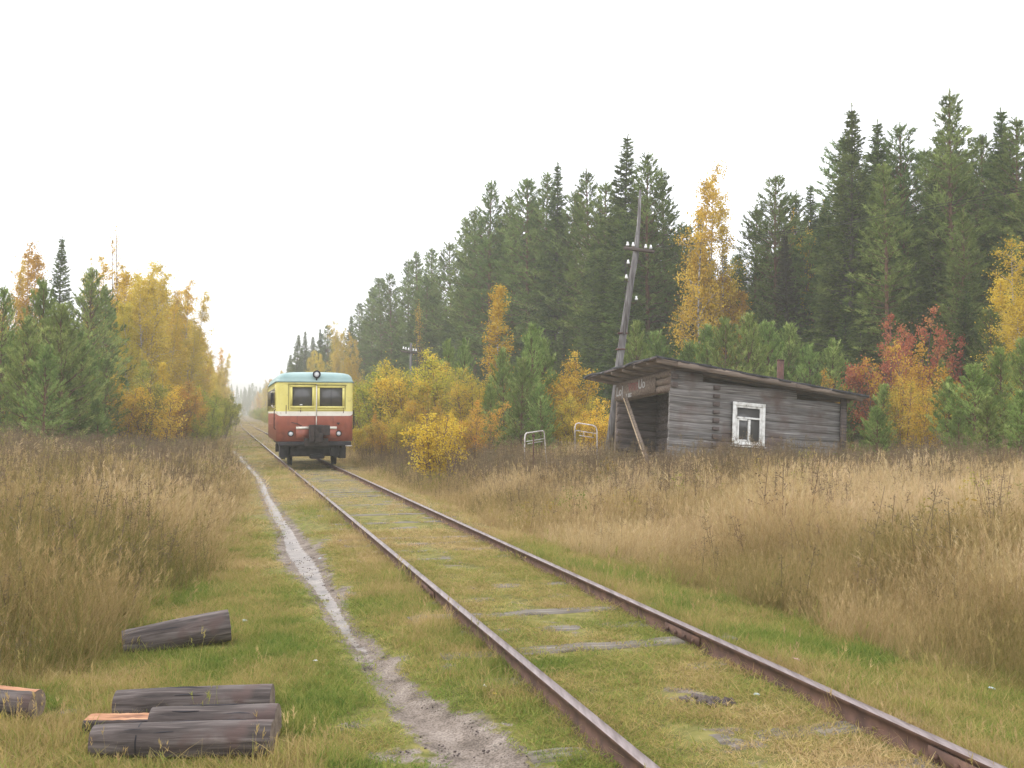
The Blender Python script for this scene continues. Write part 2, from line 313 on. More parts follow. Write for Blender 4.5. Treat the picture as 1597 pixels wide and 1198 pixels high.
# ------------------------------------------------------------------ path and ground masks
PATH = [(365, 704, 5), (372, 712, 5), (394, 734, 7), (403, 744, 9), (409, 756, 12), (416, 774, 15), (428, 796, 20), (438, 812, 24), (448, 826, 26), (460, 856, 42), (474, 873, 48), (484, 890, 48), (498, 912, 30), (514, 936, 30), (540, 981, 32), (568, 1011, 34), (589, 1037, 36), (626, 1080, 44), (652, 1106, 66), (702, 1134, 105), (745, 1172, 115), (766, 1198, 135), (800, 1240, 150)]
pathW = []
for x, y, wd in PATH:
    p = hit(x, y); q = hit(x + wd / 2, y); pathW.append((p.x, p.y, max(.13, (q.x - p.x) * (1.35 if y < 1110 else 1.1))))
PATCH = []            # bare soil patches: px x, y, half width, half height
for x, y, a, b in [(615, 1180, 70, 16), (620, 1030, 26, 10), (560, 1000, 18, 6), (780, 1130, 26, 7), (530, 930, 30, 22), (480, 860, 26, 22), (1090, 1092, 55, 9), (1130, 1140, 50, 8), (1150, 1165, 60, 8), (1060, 1076, 50, 5), (660, 960, 20, 6), (700, 1040, 25, 8), (800, 1190, 50, 12), (120, 1110, 30, 10), (555, 1130, 40, 10), (690, 1190, 60, 14)]:
    p = hit(x, y); q = hit(x + a, y); r_ = hit(x, y - b); PATCH.append((p.x, p.y, q.x - p.x, max(.05, r_.y - p.y)))
def seg_dist(X, Y):
    best = np.full(X.shape, 1e9); wid = np.full(X.shape, .1)
    for (x0, y0, w0), (x1, y1, w1) in zip(pathW[:-1], pathW[1:]):
        dx, dy = x1 - x0, y1 - y0; t = np.clip(((X - x0) * dx + (Y - y0) * dy) / (dx * dx + dy * dy + 1e-9), 0, 1)
        d = np.hypot(X - x0 - t * dx, Y - y0 - t * dy); k = d < best
        best = np.where(k, d, best); wid = np.where(k, w0 + (w1 - w0) * t, wid)
    return best, wid
def masks(X, Y):
    X = np.asarray(X, float); Y = np.asarray(Y, float); u = U(X, Y)
    d, wd = seg_dist(X, Y)
    mud = np.clip(1.35 - d / wd * .85, 0, 1)
    for (px, py, a, b) in PATCH: mud = np.maximum(mud, np.clip(1.15 - np.hypot((X - px) / a, (Y - py) / b) * .8, 0, 1) * .72)
    wet = np.clip(1.25 - d / (wd * .55), 0, 1) * np.clip((Y - 6.0) / 4, 0, 1)
    wet = np.maximum(wet, np.clip(1.1 - d / (wd * .8), 0, 1) * np.clip((Y - 14) / 6, 0, 1))
    # sleepers peep out of the moss between the rails; a little bare soil beside them
    mid = np.clip(1 - np.abs(u + .05) / .6, 0, 1)
    mud = np.maximum(mud, mid * np.clip(fbm(X * 1.3, Y * 1.3, 77) * 2.4 - 1.1, 0, .42))
    rs = np.clip(1 - np.abs(np.abs(u) - .8) / .12, 0, 1)
    mud = np.maximum(mud, rs * .45)
    lim_l = np.interp(Y, [5.2, 7, 8, 13, 18, 25], [-5.2, -3.9, -3.3, -2.9, -2.6, -2.35]) + (fbm(X * .4, Y * .4, 21) - .5) * 1.2; lim_r = np.interp(Y, [5, 8, 11.5, 18, 25], [3.1, 2.15, 1.55, 1.3, 1.25]) + (fbm(X * .4, Y * .4, 22) - .5) * 1.2
    tall = np.clip(np.maximum((lim_l - u) / 1.1, (u - lim_r) / 2.6), 0, 1)
    return mud, wet, tall, d / wd
def build_ground():
    def grow(a, b, s0, g):
        o = [a]
        while o[-1] < b: o.append(o[-1] + s0); s0 *= g
        return o
    yl = np.array([-40, -25, -15, -8, -4, -1, 1, 2] + grow(2.6, 1500, .045, 1.0165))
    ur = grow(0, 5, .05, 1.0); ur = ur + [ur[-1] + q for q in grow(.06, 600, .07, 1.09)]
    ul = [-q for q in ur[:0:-1]]; us = np.array(ul + ur)
    YY, UU = np.meshgrid(yl, us, indexing='ij'); XX = XofU(UU, YY); ZZ = gz(XX, YY)
    mud, wet, tall, dn = masks(XX, YY)
    ZZ = ZZ - np.clip(1.2 - dn, 0, 1) * .045 * np.clip((60 - YY) / 20, 0, 1)
    ny, nu = YY.shape; idx = np.arange(ny * nu).reshape(ny, nu)
    Q = np.stack([idx[:-1, :-1], idx[:-1, 1:], idx[1:, 1:], idx[1:, :-1]], -1).reshape(-1, 4)
    g = Geo(); g.add(np.stack([XX, YY, ZZ], -1).reshape(-1, 3), Q=Q, c=mud.ravel())
    o = g.obj('ground', M['ground'], smooth=True); me = o.data
    dry = np.clip(tall * .85 + fbm(XX * .5, YY * .5, 31) * .35 + np.clip((YY - 15) / 40, 0, .3) + np.clip((YY - 45) / 40, 0, .5), 0, 1)
    for nm, v in (('mud', mud), ('wet', wet), ('dry', dry)):
        a = me.attributes.new(nm, 'FLOAT', 'POINT'); a.data.foreach_set('value', v.ravel().astype(np.float32))
    tag(o, kind='structure'); return o
build_ground()

# ------------------------------------------------------------------ railway track
def rail(u0, label):
    ys = np.concatenate([np.arange(1.5, 60, .5), np.arange(60, 200, 4), np.arange(200, 601, 20)])
    prof = [(-.066, -.150), (.066, -.150), (.066, -.140), (.012, -.125), (.012, -.035), (.032, -.028), (.033, -.007), (.025, 0), (-.025, 0), (-.033, -.007), (-.032, -.028), (-.012, -.035), (-.012, -.125), (-.066, -.140)]
    root = empty('rail', (float(XofU(u0, 5)), 5, float(zr(5))), label=label, cat='rail')
    for nm, sel, mat in (('rail_web', list(range(0, 7)) + list(range(9, 14)), M['rail_side']), ('rail_head', [6, 7, 8, 9], M['rail_top'])):
        g = Geo(); P = np.array([prof[i] for i in sel]); n = len(P)
        V = np.array([[float(XofU(u0 + a, y)) , y, float(zr(y)) + b + (0.0)] for y in ys for a, b in P])
        V = V - np.array(root.location)
        Q = []
        for i in range(len(ys) - 1):
            for j in range(n if nm == 'rail_web' else n - 1):
                if nm == 'rail_web' and j == 6: continue
                k = (j + 1) % n; Q.append([i * n + j, i * n + k, (i + 1) * n + k, (i + 1) * n + j])
        g.add(V, Q=Q); g.obj(nm, mat, root, smooth=False)
    return root
r_left = rail(-.80, 'left hand steel rail, running closest to the muddy footpath')
r_right = rail(.80, 'right hand steel rail, nearer the log shed and the dry grass field')
def fishplate(root, y):
    g = Geo(); u0 = U(root.location.x, 5)
    for s in (-1, 1):
        a = np.array([float(XofU(u0 + s * .026, y - .3)), y - .3, float(zr(y)) - .08]); b = np.array([float(XofU(u0 + s * .026, y + .3)), y + .3, float(zr(y)) - .08])
        g.bar(a - np.array(root.location), b - np.array(root.location), .02, .075)
        for t in (.12, .37, .63, .88):
            c = a + (b - a) * t - np.array(root.location); g.disc(c + np.array([s * .018, 0, 0]), .016, (1, 0, 0), .02, 6)
    g.obj('joint_plate', M['rail_side'], root)
fishplate(r_right, 8.15); fishplate(r_right, 4.98); fishplate(r_left, 10.2)
SLP = []
for y in np.arange(4.3, 35.0, .72):
    if random.random() < .12 and y > 8: continue
    yy = y + random.uniform(-.05, .05); g = Geo()
    nseg = 14; xs = np.linspace(-1.22, 1.22, nseg); V = []
    for i, x in enumerate(xs):
        h = .0 + random.uniform(-.008, .006); wv = .115 + random.uniform(-.012, .008)
        V += [(x, -wv, -.12), (x, -wv, h - .015), (x, -wv + .02, h), (x, wv - .02, h), (x, wv, h - .015), (x, wv, -.12)]
    Q = [[i * 6 + j, (i + 1) * 6 + j, (i + 1) * 6 + (j + 1) % 6, i * 6 + (j + 1) % 6] for i in range(nseg - 1) for j in range(6)]
    g.add(V, Q=Q); 
    g.T.append(np.array([[0, 1, 2], [0, 2, 3], [0, 3, 4], [0, 4, 5]]))
    g.T.append(np.array([[0, 2, 1], [0, 3, 2], [0, 4, 3], [0, 5, 4]]) + (nseg - 1) * 6)
    o = g.obj('railway_sleeper', M['sleeper'])
    xm = float(Xc(yy)); o.location = (xm, yy, float(zr(yy)) - .127 + random.uniform(-.012, .012)); SLP.append((yy, random.uniform(-.35, .3), random.uniform(.10, .30) if random.random() < .88 else .04)); o.rotation_euler = (0, 0, math.atan(.2819) + random.uniform(-.02, .02))
    tag(o, 'grey weathered wooden sleeper sunk in the grass between the rails', 'sleeper', 'half buried sleepers of the track')

# ------------------------------------------------------------------ railcar
def rrect(hw, y0, y1, r, inset=0, seg=5):
    hw -= inset; y0 += inset; y1 -= inset; r = max(r - inset * .5, .03); P = []
    for cx_, cy_, a0 in ((hw - r, y0 + r, -90), (hw - r, y1 - r, 0), (-hw + r, y1 - r, 90), (-hw + r, y0 + r, 180)):
        for k in range(seg + 1):
            a = R(a0 + 90 * k / seg); P.append((cx_ + r * math.cos(a), cy_ + r * math.sin(a)))
    return P
def stack(levels, hw, y0, y1, r, g, closetop=False, closebot=False):
    n0 = None; V = []
    for (ins, z) in levels:
        P = rrect(hw, y0, y1, r, ins); n0 = len(P)
        V += [(x, y, z(x, y) if callable(z) else z) for x, y in P]
    Q = [[i * n0 + j, i * n0 + (j + 1) % n0, (i + 1) * n0 + (j + 1) % n0, (i + 1) * n0 + j] for i in range(len(levels) - 1) for j in range(n0)]
    T = []
    if closetop:
        m = len(V); a = np.mean(np.array(V[-n0:]), 0); V.append(tuple(a)); b = (len(levels) - 1) * n0; T += [[b + j, b + (j + 1) % n0, m] for j in range(n0)]
    if closebot:
        m = len(V); a = np.mean(np.array(V[:n0]), 0); V.append(tuple(a)); T += [[(j + 1) % n0, j, m] for j in range(n0)]
    g.add(V, Q=Q, T=T)
YF = 34.6; HW = 1.333; LEN = 7.9
fx0 = at(430.8, 650, YF).x
car = empty('railcar', (fx0 + HW * math.cos(R(15.75)), YF + HW * math.sin(R(15.75)), float(zr(36))), (0, 0, R(15.75)), 'old four-wheeled railcar in red, cream and yellow with pale teal roof on the track', 'railcar')
RZ = float(zr(36))
g = Geo(); stack([(0, .885), (0, 1.772)], HW, 0, LEN, .26, g, closebot=True); g.obj('lower_body', M['paint_red'], car, smooth=False)
# cream waist band: deep on the front, narrowing round the corner to the side
def band(x, y): return 1.772 + .09 * min(1, max(0, (y - .03) / .2))
g = Geo(); stack([(0, 1.772), (0, band)], HW, 0, LEN, .26, g); g.obj('band_edge', M['paint_red'], car)
g = Geo(); stack([(-.004, band), (-.004, 1.932)], HW, 0, LEN, .26, g); g.obj('waist_band', M['paint_cream'], car)
g = Geo(); stack([(0, 1.932), (0, 2.965)], HW, 0, LEN, .26, g); 
up = g.obj('upper_body', M['paint_yellow'], car)
# side of red reaching band where band narrows
g = Geo(); stack([(-.02, 2.955), (-.035, 2.985), (.0, 3.02), (.02, 3.10), (.06, 3.18), (.14, 3.245), (.3, 3.29), (.6, 3.325), (1.0, 3.35), (1.25, 3.355)], HW, 0, LEN, .28, g, closetop=True)
rf = g.obj('roof', M['paint_teal'], car, smooth=True)
g = Geo(); stack([(-.03, 2.950), (-.04, 2.972)], HW, 0, LEN, .2, g); g.obj('gutter', M['paint_teal'], car)
# centre post
g = Geo(); g.box((.04, -.012, 2.30), (.035, .03, 1.17)); g.box((.04, -.012, 1.61), (.03, .03, .34)); g.obj('centre_strip', M['paint_cream'], car)
def carwin(x0, x1, z0, z1, mull=False):
    f_ = Geo(); t = .075
    f_.box(((x0 + x1) / 2, -.018, z1 + t / 2), (x1 - x0 + 2 * t, .036, t)); f_.box(((x0 + x1) / 2, -.018, z0 - t / 2), (x1 - x0 + 2 * t, .036, t))
    f_.box((x0 - t / 2, -.018, (z0 + z1) / 2), (t, .036, z1 - z0)); f_.box((x1 + t / 2, -.018, (z0 + z1) / 2), (t, .036, z1 - z0))
    wn = f_.obj('front_window', M['paint_yellow'], car)
    q = Geo(); q.box(((x0 + x1) / 2, -.006, (z0 + z1) / 2), (x1 - x0, .014, z1 - z0)); q.obj('pane', M['glass_dark'], wn)
    q = Geo(); q.box(((x0 + x1) / 2, -.03, z1 + t + .03), (x1 - x0 + 4 * t, .06, .014)); q.obj('rain_strip', M['black_metal'], wn)
    q = Geo(); q.box(((x0 + x1) / 2, -.022, z0 - t - .045), (x1 - x0 + 2.6 * t, .044, .022)); q.obj('sill', M['paint_yellow'], wn)
    return wn
wl = carwin(-.79, -.11, 2.12, 2.78); w2 = carwin(.15, .94, 2.11, 2.76)
q = Geo(); q.box((.55, -.016, 2.435), (.018, .006, .65)); q.obj('wiper', M['black_metal'], w2)
q = Geo(); q.box((-.49, -.018, 2.165), (.09, .008, .03)); q.obj('paper_scrap', M['litter_white'], wl)
# hatch lines round the windows
for x in (-.92, 1.04):
    q = Geo(); q.box((x, -.006, 2.42), (.012, .012, .86)); q.obj('panel_joint', M['black_metal'], car)
for x in (-.84, .81):
    q = Geo(); q.ring((x, -.05, 1.155), .075, .103, (0, 1, 0), .09); h = q.obj('headlight', M['black_metal'], car, smooth=False)
    q = Geo(); q.tube([(x, -.03, 1.155), (x, -.07, 1.155), (x, -.088, 1.155)], [.088, .08, .03], 20); q.obj('lens', M['lens'], h, smooth=True)
q = Geo(); q.tube([(.04, .28, 3.235), (.04, .05, 3.235), (.04, -.03, 3.235)], [.06, .128, .132], 24); q.ring((.04, -.05, 3.235), .092, .138, (0, 1, 0), .05); h = q.obj('roof_headlight', M['black_metal'], car)
q = Geo(); q.tube([(.04, -.03, 3.235), (.04, -.055, 3.235), (.04, -.068, 3.235)], [.095, .085, .02], 20); q.obj('lens', M['lens'], h, smooth=True)
q = Geo(); q.box((.04, .02, 3.07), (.05, .05, .12)); q.obj('lamp_bracket', M['black_metal'], car)
for x in (-.62, -.02, .62):
    q = Geo(); q.box((x, .004 - .006, 1.60 if x else 1.6), (.008, .012, .34)); q.obj('panel_joint', M['dark_rust'], car)
for x, z_, h_ in ((-1.0, 2.0, .30), (.98, 1.98, .22), (-.5, 1.98, .16)):
    q = Geo(); q.box((x, .0, z_), (.022, .010, h_)); q.obj('rust_streak', M['rust'], car)
# recessed red apron with cream strip beside coupler
for x_ in (-.43, .51):
    q = Geo(); q.box((x_, -.045, 1.15), (.46, .09, .32)); q.obj('apron', M['paint_red'], car)
    q = Geo(); q.box((x_, -.05, 1.355), (.46, .10, .085)); q.obj('apron_strip', M['paint_cream'], car)
# coupler and draft gear
q = Geo(); q.box((.02, -.25, 1.20), (.44, .5, .52)); q.box((.30, -.42, 1.28), (.32, .34, .34)); q.box((-.16, -.45, 1.18), (.16, .42, .56)); q.box((.08, -.50, 1.02), (.26, .2, .30)); q.box((.02, -.2, .86), (.80, .34, .26)); q.tube([(.03, -.4, 1.18), (.03, -.56, 1.18)], .10, 10)
q.tube([(.04, -.3, 1.36), (.04, -.34, 1.45), (.16, -.34, 1.45)], .02, 6); q.obj('coupler', M['dark_rust'], car, bevel=.03)
q = Geo(); q.tube([(-.82, -.05, 1.55), (-.62, -.08, 1.50), (-.46, -.10, 1.42)], .013, 6); q.obj('release_lever', M['black_metal'], car)
q = Geo(); q.box((.80, -.03, 1.52), (.10, .05, .035)); q.box((.80, -.03, 1.49), (.03, .05, .05)); q.obj('lamp_hook', M['black_metal'], car)
# buffer beam and underframe
q = Geo(); q.box((0, .06, .80), (2.5, .24, .15)); q.box((0, 3.9, .74), (1.3, 7.6, .2)); q.box((-1.05, 3.9, .76), (.12, 7.6, .16)); q.box((1.05, 3.9, .76), (.12, 7.6, .16)); q.obj('underframe', M['black_metal'], car, bevel=.01)
q = Geo(); q.tube([(-1.1, -.12, .76), (-.3, -.16, .79)], .016, 6); q.obj('brake_hose', M['dark_rust'], car)
q = Geo(); q.box((-.05, .9, .50), (1.55, .5, .34)); q.box((.1, .7, .33), (.46, .5, .16)); q.box((.72, .62, .56), (.30, .5, .44)); q.obj('brake_gear', M['black_metal'], car, bevel=.03)
for c_, s_ in (((-1.02, 1.1, .50), (.3, 1.0, .42)), ((1.06, 1.6, .44), (.28, .9, .42))):
    q = Geo(); q.box(c_, s_); q.obj('equipment_box', M['black_metal'], car, bevel=.02)
q = Geo(); q.box((1.16, -.1, .72), (.22, .16, .03)); q.obj('step', M['railmetal'], car)
for yy in (1.45, 6.2):
    ax = Geo(); ax.tube([(-.98, yy, .40), (.98, yy, .40)], .07, 10); a_ = ax.obj('axle', M['black_metal'], car)
    for s in (-1, 1):
        q = Geo(); xw = s * .80
        q.tube([(xw - .065, yy, .42), (xw + .065, yy, .42)], .42, 28); q.tube([(xw - s * .085, yy, .42), (xw - s * .055, yy, .42)], .452, 28); q.obj('wheel', M['black_metal'], car)
        q = Geo(); q.box((s * 1.02, yy, .46), (.14, .32, .32)); q.box((s * 1.02, yy, .66), (.09, 1.1, .07)); q.obj('axle_box', M['dark_rust'], car)
# side windows, door and fittings on both sides
for s in (-1, 1):
    X = s * (HW + .004)
    for i, yy in enumerate((.85, 1.85, 2.85, 3.95, 5.05, 6.15, 7.2)):
        q = Geo(); q.box((X, yy, 2.45), (.03, .74, .80)); wn = q.obj('side_window', M['paint_yellow'], car)
        q = Geo(); q.box((X + s * .010, yy, 2.45), (.014, .50, .60)); q.obj('pane', M['glass_dark'], wn)
        q = Geo(); q.box((X + s * .02, yy + .45, 2.42), (.02, .03, .95)); q.obj('panel_joint', M['dark_rust'], car)
    q = Geo()
    for yy in (.28, .52): q.tube([(X, yy, 1.30), (X + s * .05, yy, 1.34), (X + s * .05, yy, 1.95), (X, yy, 2.0)], .013, 6)
    q.obj('handrail', M['dark_rust'], car)
    q = Geo()
    for zz in (1.45, 1.70): q.box((X, 4, zz), (.02, 7.4, .018))
    q.obj('side_rib', M['paint_cream' if False else 'paint_red'], car)
q = Geo(); q.box((-HW - .13, .42, 2.40), (.10, .04, .36)); mr = q.obj('mirror', M['black_metal'], car)
q = Geo(); q.tube([(-HW, .5, 2.62), (-HW - .16, .44, 2.62), (-HW - .17, .44, 2.5)], .014, 6); q.obj('mirror_arm', M['railmetal'], mr); q = Geo(); q.tube([(-HW, .5, 2.08), (-HW - .1, .46, 2.06), (-HW - .13, .44, 2.15)], .025, 6); q.obj('mirror_arm', M['railmetal'], mr)
car.location.z = RZ
# lower the whole car 0.08 so that the body sits as photographed
for c_ in car.children:
    if c_.name.split('.')[0] not in ('wheel', 'axle', 'axle_box'): c_.location.z += .0

# ------------------------------------------------------------------ log shed
shed = empty('log_shed', (4.715, 30.0, .502), (-.073, .08, .292), 'small leaning grey log shed with a sloping black roof and open porch', 'shed')
W_, L_, HC, SL = 4.22, 6.08, 2.517, .076
LH = .252
def logwall(g, a, b, z0, n, ext=(0, 0), rr=None, skip=None, flat=None):
    a = np.array(a, float); b = np.array(b, float); d = (b - a) / np.linalg.norm(b - a)
    for k in range(n):
        z = z0 + (k + .5) * LH
        p0 = a - d * ext[0]; p1 = b + d * ext[1]
        rngs = [(0, 1)] if not skip or not skip(z) else skip(z)
        for (t0, t1) in rngs:
            q0 = p0 + (p1 - p0) * t0; q1 = p0 + (p1 - p0) * t1
            m = max(2, int(np.linalg.norm(q1 - q0) / .45)); t = np.linspace(0, 1, m + 1)[:, None]
            P = q0 + (q1 - q0) * t; P = np.column_stack([P[:, 0], P[:, 1], np.full(m + 1, z)]) + (rng.random((m + 1, 3)) - .5) * .018
            g.tube(P, (LH / 2 + .028) * (1 + (rng.random(m + 1) - .5) * .08), 14, wob=.05, tint=float(np.clip(.5 + rng.normal() * .17, .1, 1)))
            if flat: g.V[-1][:, 1] = flat + (g.V[-1][:, 1] - flat) * .42
top = lambda b: HC - SL * b
# near side wall with window opening; logs drop out as roof falls
wx0, wx1, wz0, wz1 = 2.20, 3.12, .46, 1.62
g = Geo()
def side_skip(z):
    bmax = 1.0
    if z + LH / 2 > top(L_): bmax = max(.05, min(1., (HC - (z + LH * .35)) / SL / L_))
    if wz0 - .04 < z < wz1 + .04: return [(0, wx0 / L_), (wx1 / L_, bmax)]
    return [(0, bmax)]
logwall(g, (0, .08, 0), (L_, .08, 0), -.55, 12, skip=side_skip, flat=.08)
g.obj('near_wall', M['wood'], shed, smooth=True)
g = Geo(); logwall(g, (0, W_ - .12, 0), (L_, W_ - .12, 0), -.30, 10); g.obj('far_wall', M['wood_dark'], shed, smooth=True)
g = Geo(); logwall(g, (L_ - .12, .15, 0), (L_ - .12, W_, 0), -.30, 9, ext=(.05, .05)); g.obj('rear_wall', M['wood'], shed, smooth=True)
# partition with dark doorway; its squared log ends show on the side wall
g = Geo()
def part_skip(z): return [(0, .18), (.46, 1)] if z < 1.75 else [(0, 1)]
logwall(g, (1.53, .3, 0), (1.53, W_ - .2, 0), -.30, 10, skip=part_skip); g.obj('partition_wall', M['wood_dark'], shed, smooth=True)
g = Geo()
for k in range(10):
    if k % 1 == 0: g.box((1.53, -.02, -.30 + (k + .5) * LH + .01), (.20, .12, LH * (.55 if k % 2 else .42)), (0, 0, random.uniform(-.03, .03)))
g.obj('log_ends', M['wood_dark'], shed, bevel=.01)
g = Geo()
for k in range(11):
    if k > 8: g.box((.10, -.03, -.30 + (k + .5) * LH - .02), (.19, .10, .15))
g.obj('corner_log_end', M['wood_dark'], shed, bevel=.01); g = Geo(); g.box((.05, W_ - .05, 1.1), (.12, .12, 2.6)); g.obj('corner_post', M['wood_brown'], shed, bevel=.01)
g = Geo(); g.box((L_ - .02, -.03, 1.0), (.2, .07, 2.3)); g.obj('rear_corner_board', M['wood_dark'], shed)
# header beams over open front with worn lettering
g = Geo()
for k, z in enumerate((1.98, 2.22, 2.44)):
    P = np.array([(0.06 + random.uniform(-.01, .01), y, z + random.uniform(-.01, .01)) for y in np.linspace(.05, W_ - .05, 9)]); g.tube(P, .122, 10, wob=.06)
g.obj('header_beam', M['wood_brown'], shed, smooth=True)
g = Geo(); g.box((-.075, W_ / 2 + .45, 2.15), (.03, 3.2, .48)); sb = g.obj('sign_board', M['wood_brown'], shed)
def letters(txt, y, z, size, mat):
    cu = bpy.data.curves.new('t', 'FONT'); cu.body = txt; cu.size = size; cu.extrude = .004; cu.offset = .006
    o = bpy.data.objects.new('t', cu); me = bpy.data.meshes.new_from_object(o, depsgraph=bpy.context.evaluated_depsgraph_get())
    bpy.data.objects.remove(o); me.materials.append(mat)
    q = bpy.data.objects.new('lettering', me); COL.objects.link(q); q.parent = sb
    q.matrix_local = Matrix.Translation((-.098, y, z)) @ Matrix(((0, 0, -1, 0), (-1, 0, 0, 0), (0, 1, 0, 0), (0, 0, 0, 1)))
    return q
letters('Lo|', 4.02, 2.05, .44, M['white_letter']); letters('V', 3.02, 2.12, .40, M['red_letter']); letters('\u041f\u041f', 2.76, 2.12, .34, M['red_letter']); letters('Uo', 2.22, 2.14, .42, M['white_letter']); letters('\u0437 \u0436\u0441', 3.20, 1.94, .22, M['white_letter'])
# floor of the porch and a dark bench plank inside
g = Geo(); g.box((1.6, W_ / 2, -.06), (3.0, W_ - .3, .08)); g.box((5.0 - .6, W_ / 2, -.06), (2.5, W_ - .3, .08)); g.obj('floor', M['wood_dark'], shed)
# roof deck with rafters, purlin boards and torn felt
OB, OA, WA, RB, RT = .79, .535, 5.35, 6.652, .246
rz_ = lambda b: HC - SL * b + RT
g = Geo(); nb, na = 30, 16
bs = np.linspace(-OB, RB, nb); as_ = np.linspace(-OA, WA, na); V = []
for i, b in enumerate(bs):
    for j, a in enumerate(as_):
        e = (random.uniform(-.05, .04) if i in (0,) else 0); ea = (random.uniform(-.035, .03) if j == 0 else 0)
        V.append((b + e, a + ea, rz_(b) + random.uniform(-.012, .012) - (.03 * math.sin(j * 1.3) if i < 3 else 0)))
V2 = [(x, y, z - .07) for x, y, z in V]; idx = np.arange(nb * na).reshape(nb, na); n1 = nb * na
Q = [[idx[i, j], idx[i + 1, j], idx[i + 1, j + 1], idx[i, j + 1]] for i in range(nb - 1) for j in range(na - 1)]
Qb = [[q[3] + n1, q[2] + n1, q[1] + n1, q[0] + n1] for q in Q]
ed = [(idx[i, 0], idx[i + 1, 0]) for i in range(nb - 1)] + [(idx[nb - 1, j], idx[nb - 1, j + 1]) for j in range(na - 1)] + [(idx[i + 1, na - 1], idx[i, na - 1]) for i in range(nb - 1)] + [(idx[0, j + 1], idx[0, j]) for j in range(na - 1)]
Qe = [[b, a, a + n1, b + n1] for a, b in ed]
g.add(V + V2, Q=Q + Qb + Qe); rf = g.obj('roof', M['felt'], shed)
g = Geo()
for a in np.linspace(-OA + .12, WA - .25, 22):           # deck boards seen from below
    g.bar((-OB + .04, a, rz_(-OB) - .085), (RB - .05, a, rz_(RB) - .085), .21, .024)
g.obj('deck_boards', M['wood_brown'], rf)
g = Geo()
for a in (-OA + .10, .25, 1.15, 2.05, 2.95, 3.85, 4.75):
    g.bar((-OB + random.uniform(.03, .12), a, rz_(-OB) - .14), (RB - .2, a, rz_(RB) - .14), .10, .13)
g.obj('rafter', M['wood_brown'], rf)
g = Geo(); g.bar((-.05, -OA + .02, rz_(0) - .13), (4.0, -OA + .02, rz_(4.0) - .12), .03, .15); g.bar((4.02, -OA + .03, rz_(4.02) - .12), (RB - .4, -OA + .03, rz_(RB - .4) - .12), .03, .12)
g.obj('fascia_board', M['wood_brown'], rf)
g = Geo(); g.bar((-OB + .02, -OA, rz_(-OB) - .07), (-OB + .02, WA, rz_(-OB) - .07), .03, .06); g.obj('eave_board', M['wood_dark'], rf)
# window on the near wall
wy = -.02
g = Geo(); t = .105
g.box(((wx0 + wx1) / 2, wy - .02, wz1 + t / 2), (wx1 - wx0 + 2 * t, .045, t)); g.box(((wx0 + wx1) / 2, wy - .02, wz0 - t / 2 + .03), (wx1 - wx0 + 2 * t, .05, t - .05))
g.box((wx0 - t / 2, wy - .018, (wz0 + wz1) / 2), (t, .04, wz1 - wz0)); g.box((wx1 + t / 2, wy - .018, (wz0 + wz1) / 2), (t, .04, wz1 - wz0))
wn = g.obj('window', M['window_paint'], shed, bevel=.006)
g = Geo(); f2 = .06; cxw = (wx0 + wx1) / 2; tz = wz0 + (wz1 - wz0) * .68
g.box((wx0 + f2 / 2, wy + .02, (wz0 + wz1) / 2), (f2, .05, wz1 - wz0)); g.box((wx1 - f2 / 2, wy + .02, (wz0 + wz1) / 2), (f2, .05, wz1 - wz0))
g.box((cxw, wy + .02, wz1 - f2 / 2), (wx1 - wx0 - 2 * f2, .05, f2)); g.box((cxw, wy + .02, wz0 + f2 / 2), (wx1 - wx0 - 2 * f2, .05, f2))
g.box((cxw, wy + .018, tz), (wx1 - wx0 - 2 * f2, .05, .055)); g.box((cxw + .03, wy + .016, (wz0 + tz) / 2), (.075, .05, tz - wz0 - .09))
g.box((wx0 + .10, wy + .01, (wz0 + tz) / 2), (.06, .05, tz - wz0 - .1)); g.box((wx0 + .27, wy + .01, tz - .06), (.28, .05, .05)); g.box((wx0 + .27, wy + .01, wz0 + .09), (.28, .05, .05))
g.obj('frame', M['window_paint'], wn, bevel=.004)
g = Geo(); g.box((cxw, wy + .05, (wz0 + wz1) / 2), (wx1 - wx0 - .02, .008, wz1 - wz0 - .02)); g.obj('pane', M['glass_dark'], wn)
g = Geo(); g.box((cxw, wy - .05, wz0 - .10), (wx1 - wx0 + 2.6 * t, .13, .035)); g.obj('sill', M['window_paint'], wn)
# stove pipe
px = None
pb = 5.12; g = Geo(); g.tube([(pb, 2.2, rz_(pb) - .2), (pb, 2.2, rz_(pb) + 1.2)], .115, 14); g.ring((pb, 2.2, rz_(pb) + 1.2), .10, .125, (0, 0, 1), .04, 14); g.obj('stove_pipe', M['rust'], shed)
# foundation blocks (pale stone showing under the bottom log)
shed_M = Matrix.Translation(shed.location) @ Euler(shed.rotation_euler).to_matrix().to_4x4()
g = Geo()
for b, a in ((.15, .1), (.9, .05), (3.0, .12), (5.9, .12)):
    g = Geo(); g.box((b, a, -.68), (.42, .3, .4), (0, .02, random.uniform(-.1, .1))); g.obj('foundation_stone', M['stone'], shed, bevel=.03)
# plank propped against the header
a = at(988, 628, 31.9); b = hit(1018, 724); b = at(1018, 722, 28.9); b.z = G(b.x, b.y) - .03
pk = empty('plank', (b.x, b.y, b.z), label='pale narrow plank propped diagonally across the open porch of the shed', cat='plank')
hm = (shed_M @ Vector((-.16, 3.05, 1.9))); d = hm - b
g = Geo(); g.bar((0, 0, 0), tuple(d), .12, .035, up=(0.2, 1, 0)); g.obj('board', M['wood_brown'], pk); g = Geo(); g.bar((-.068, -.004, 0), tuple(d + Vector((-.068, -.004, 0))), .03, .04, up=(.2, 1, 0)); g.obj('pale_edge', M['wood_pale'], pk)

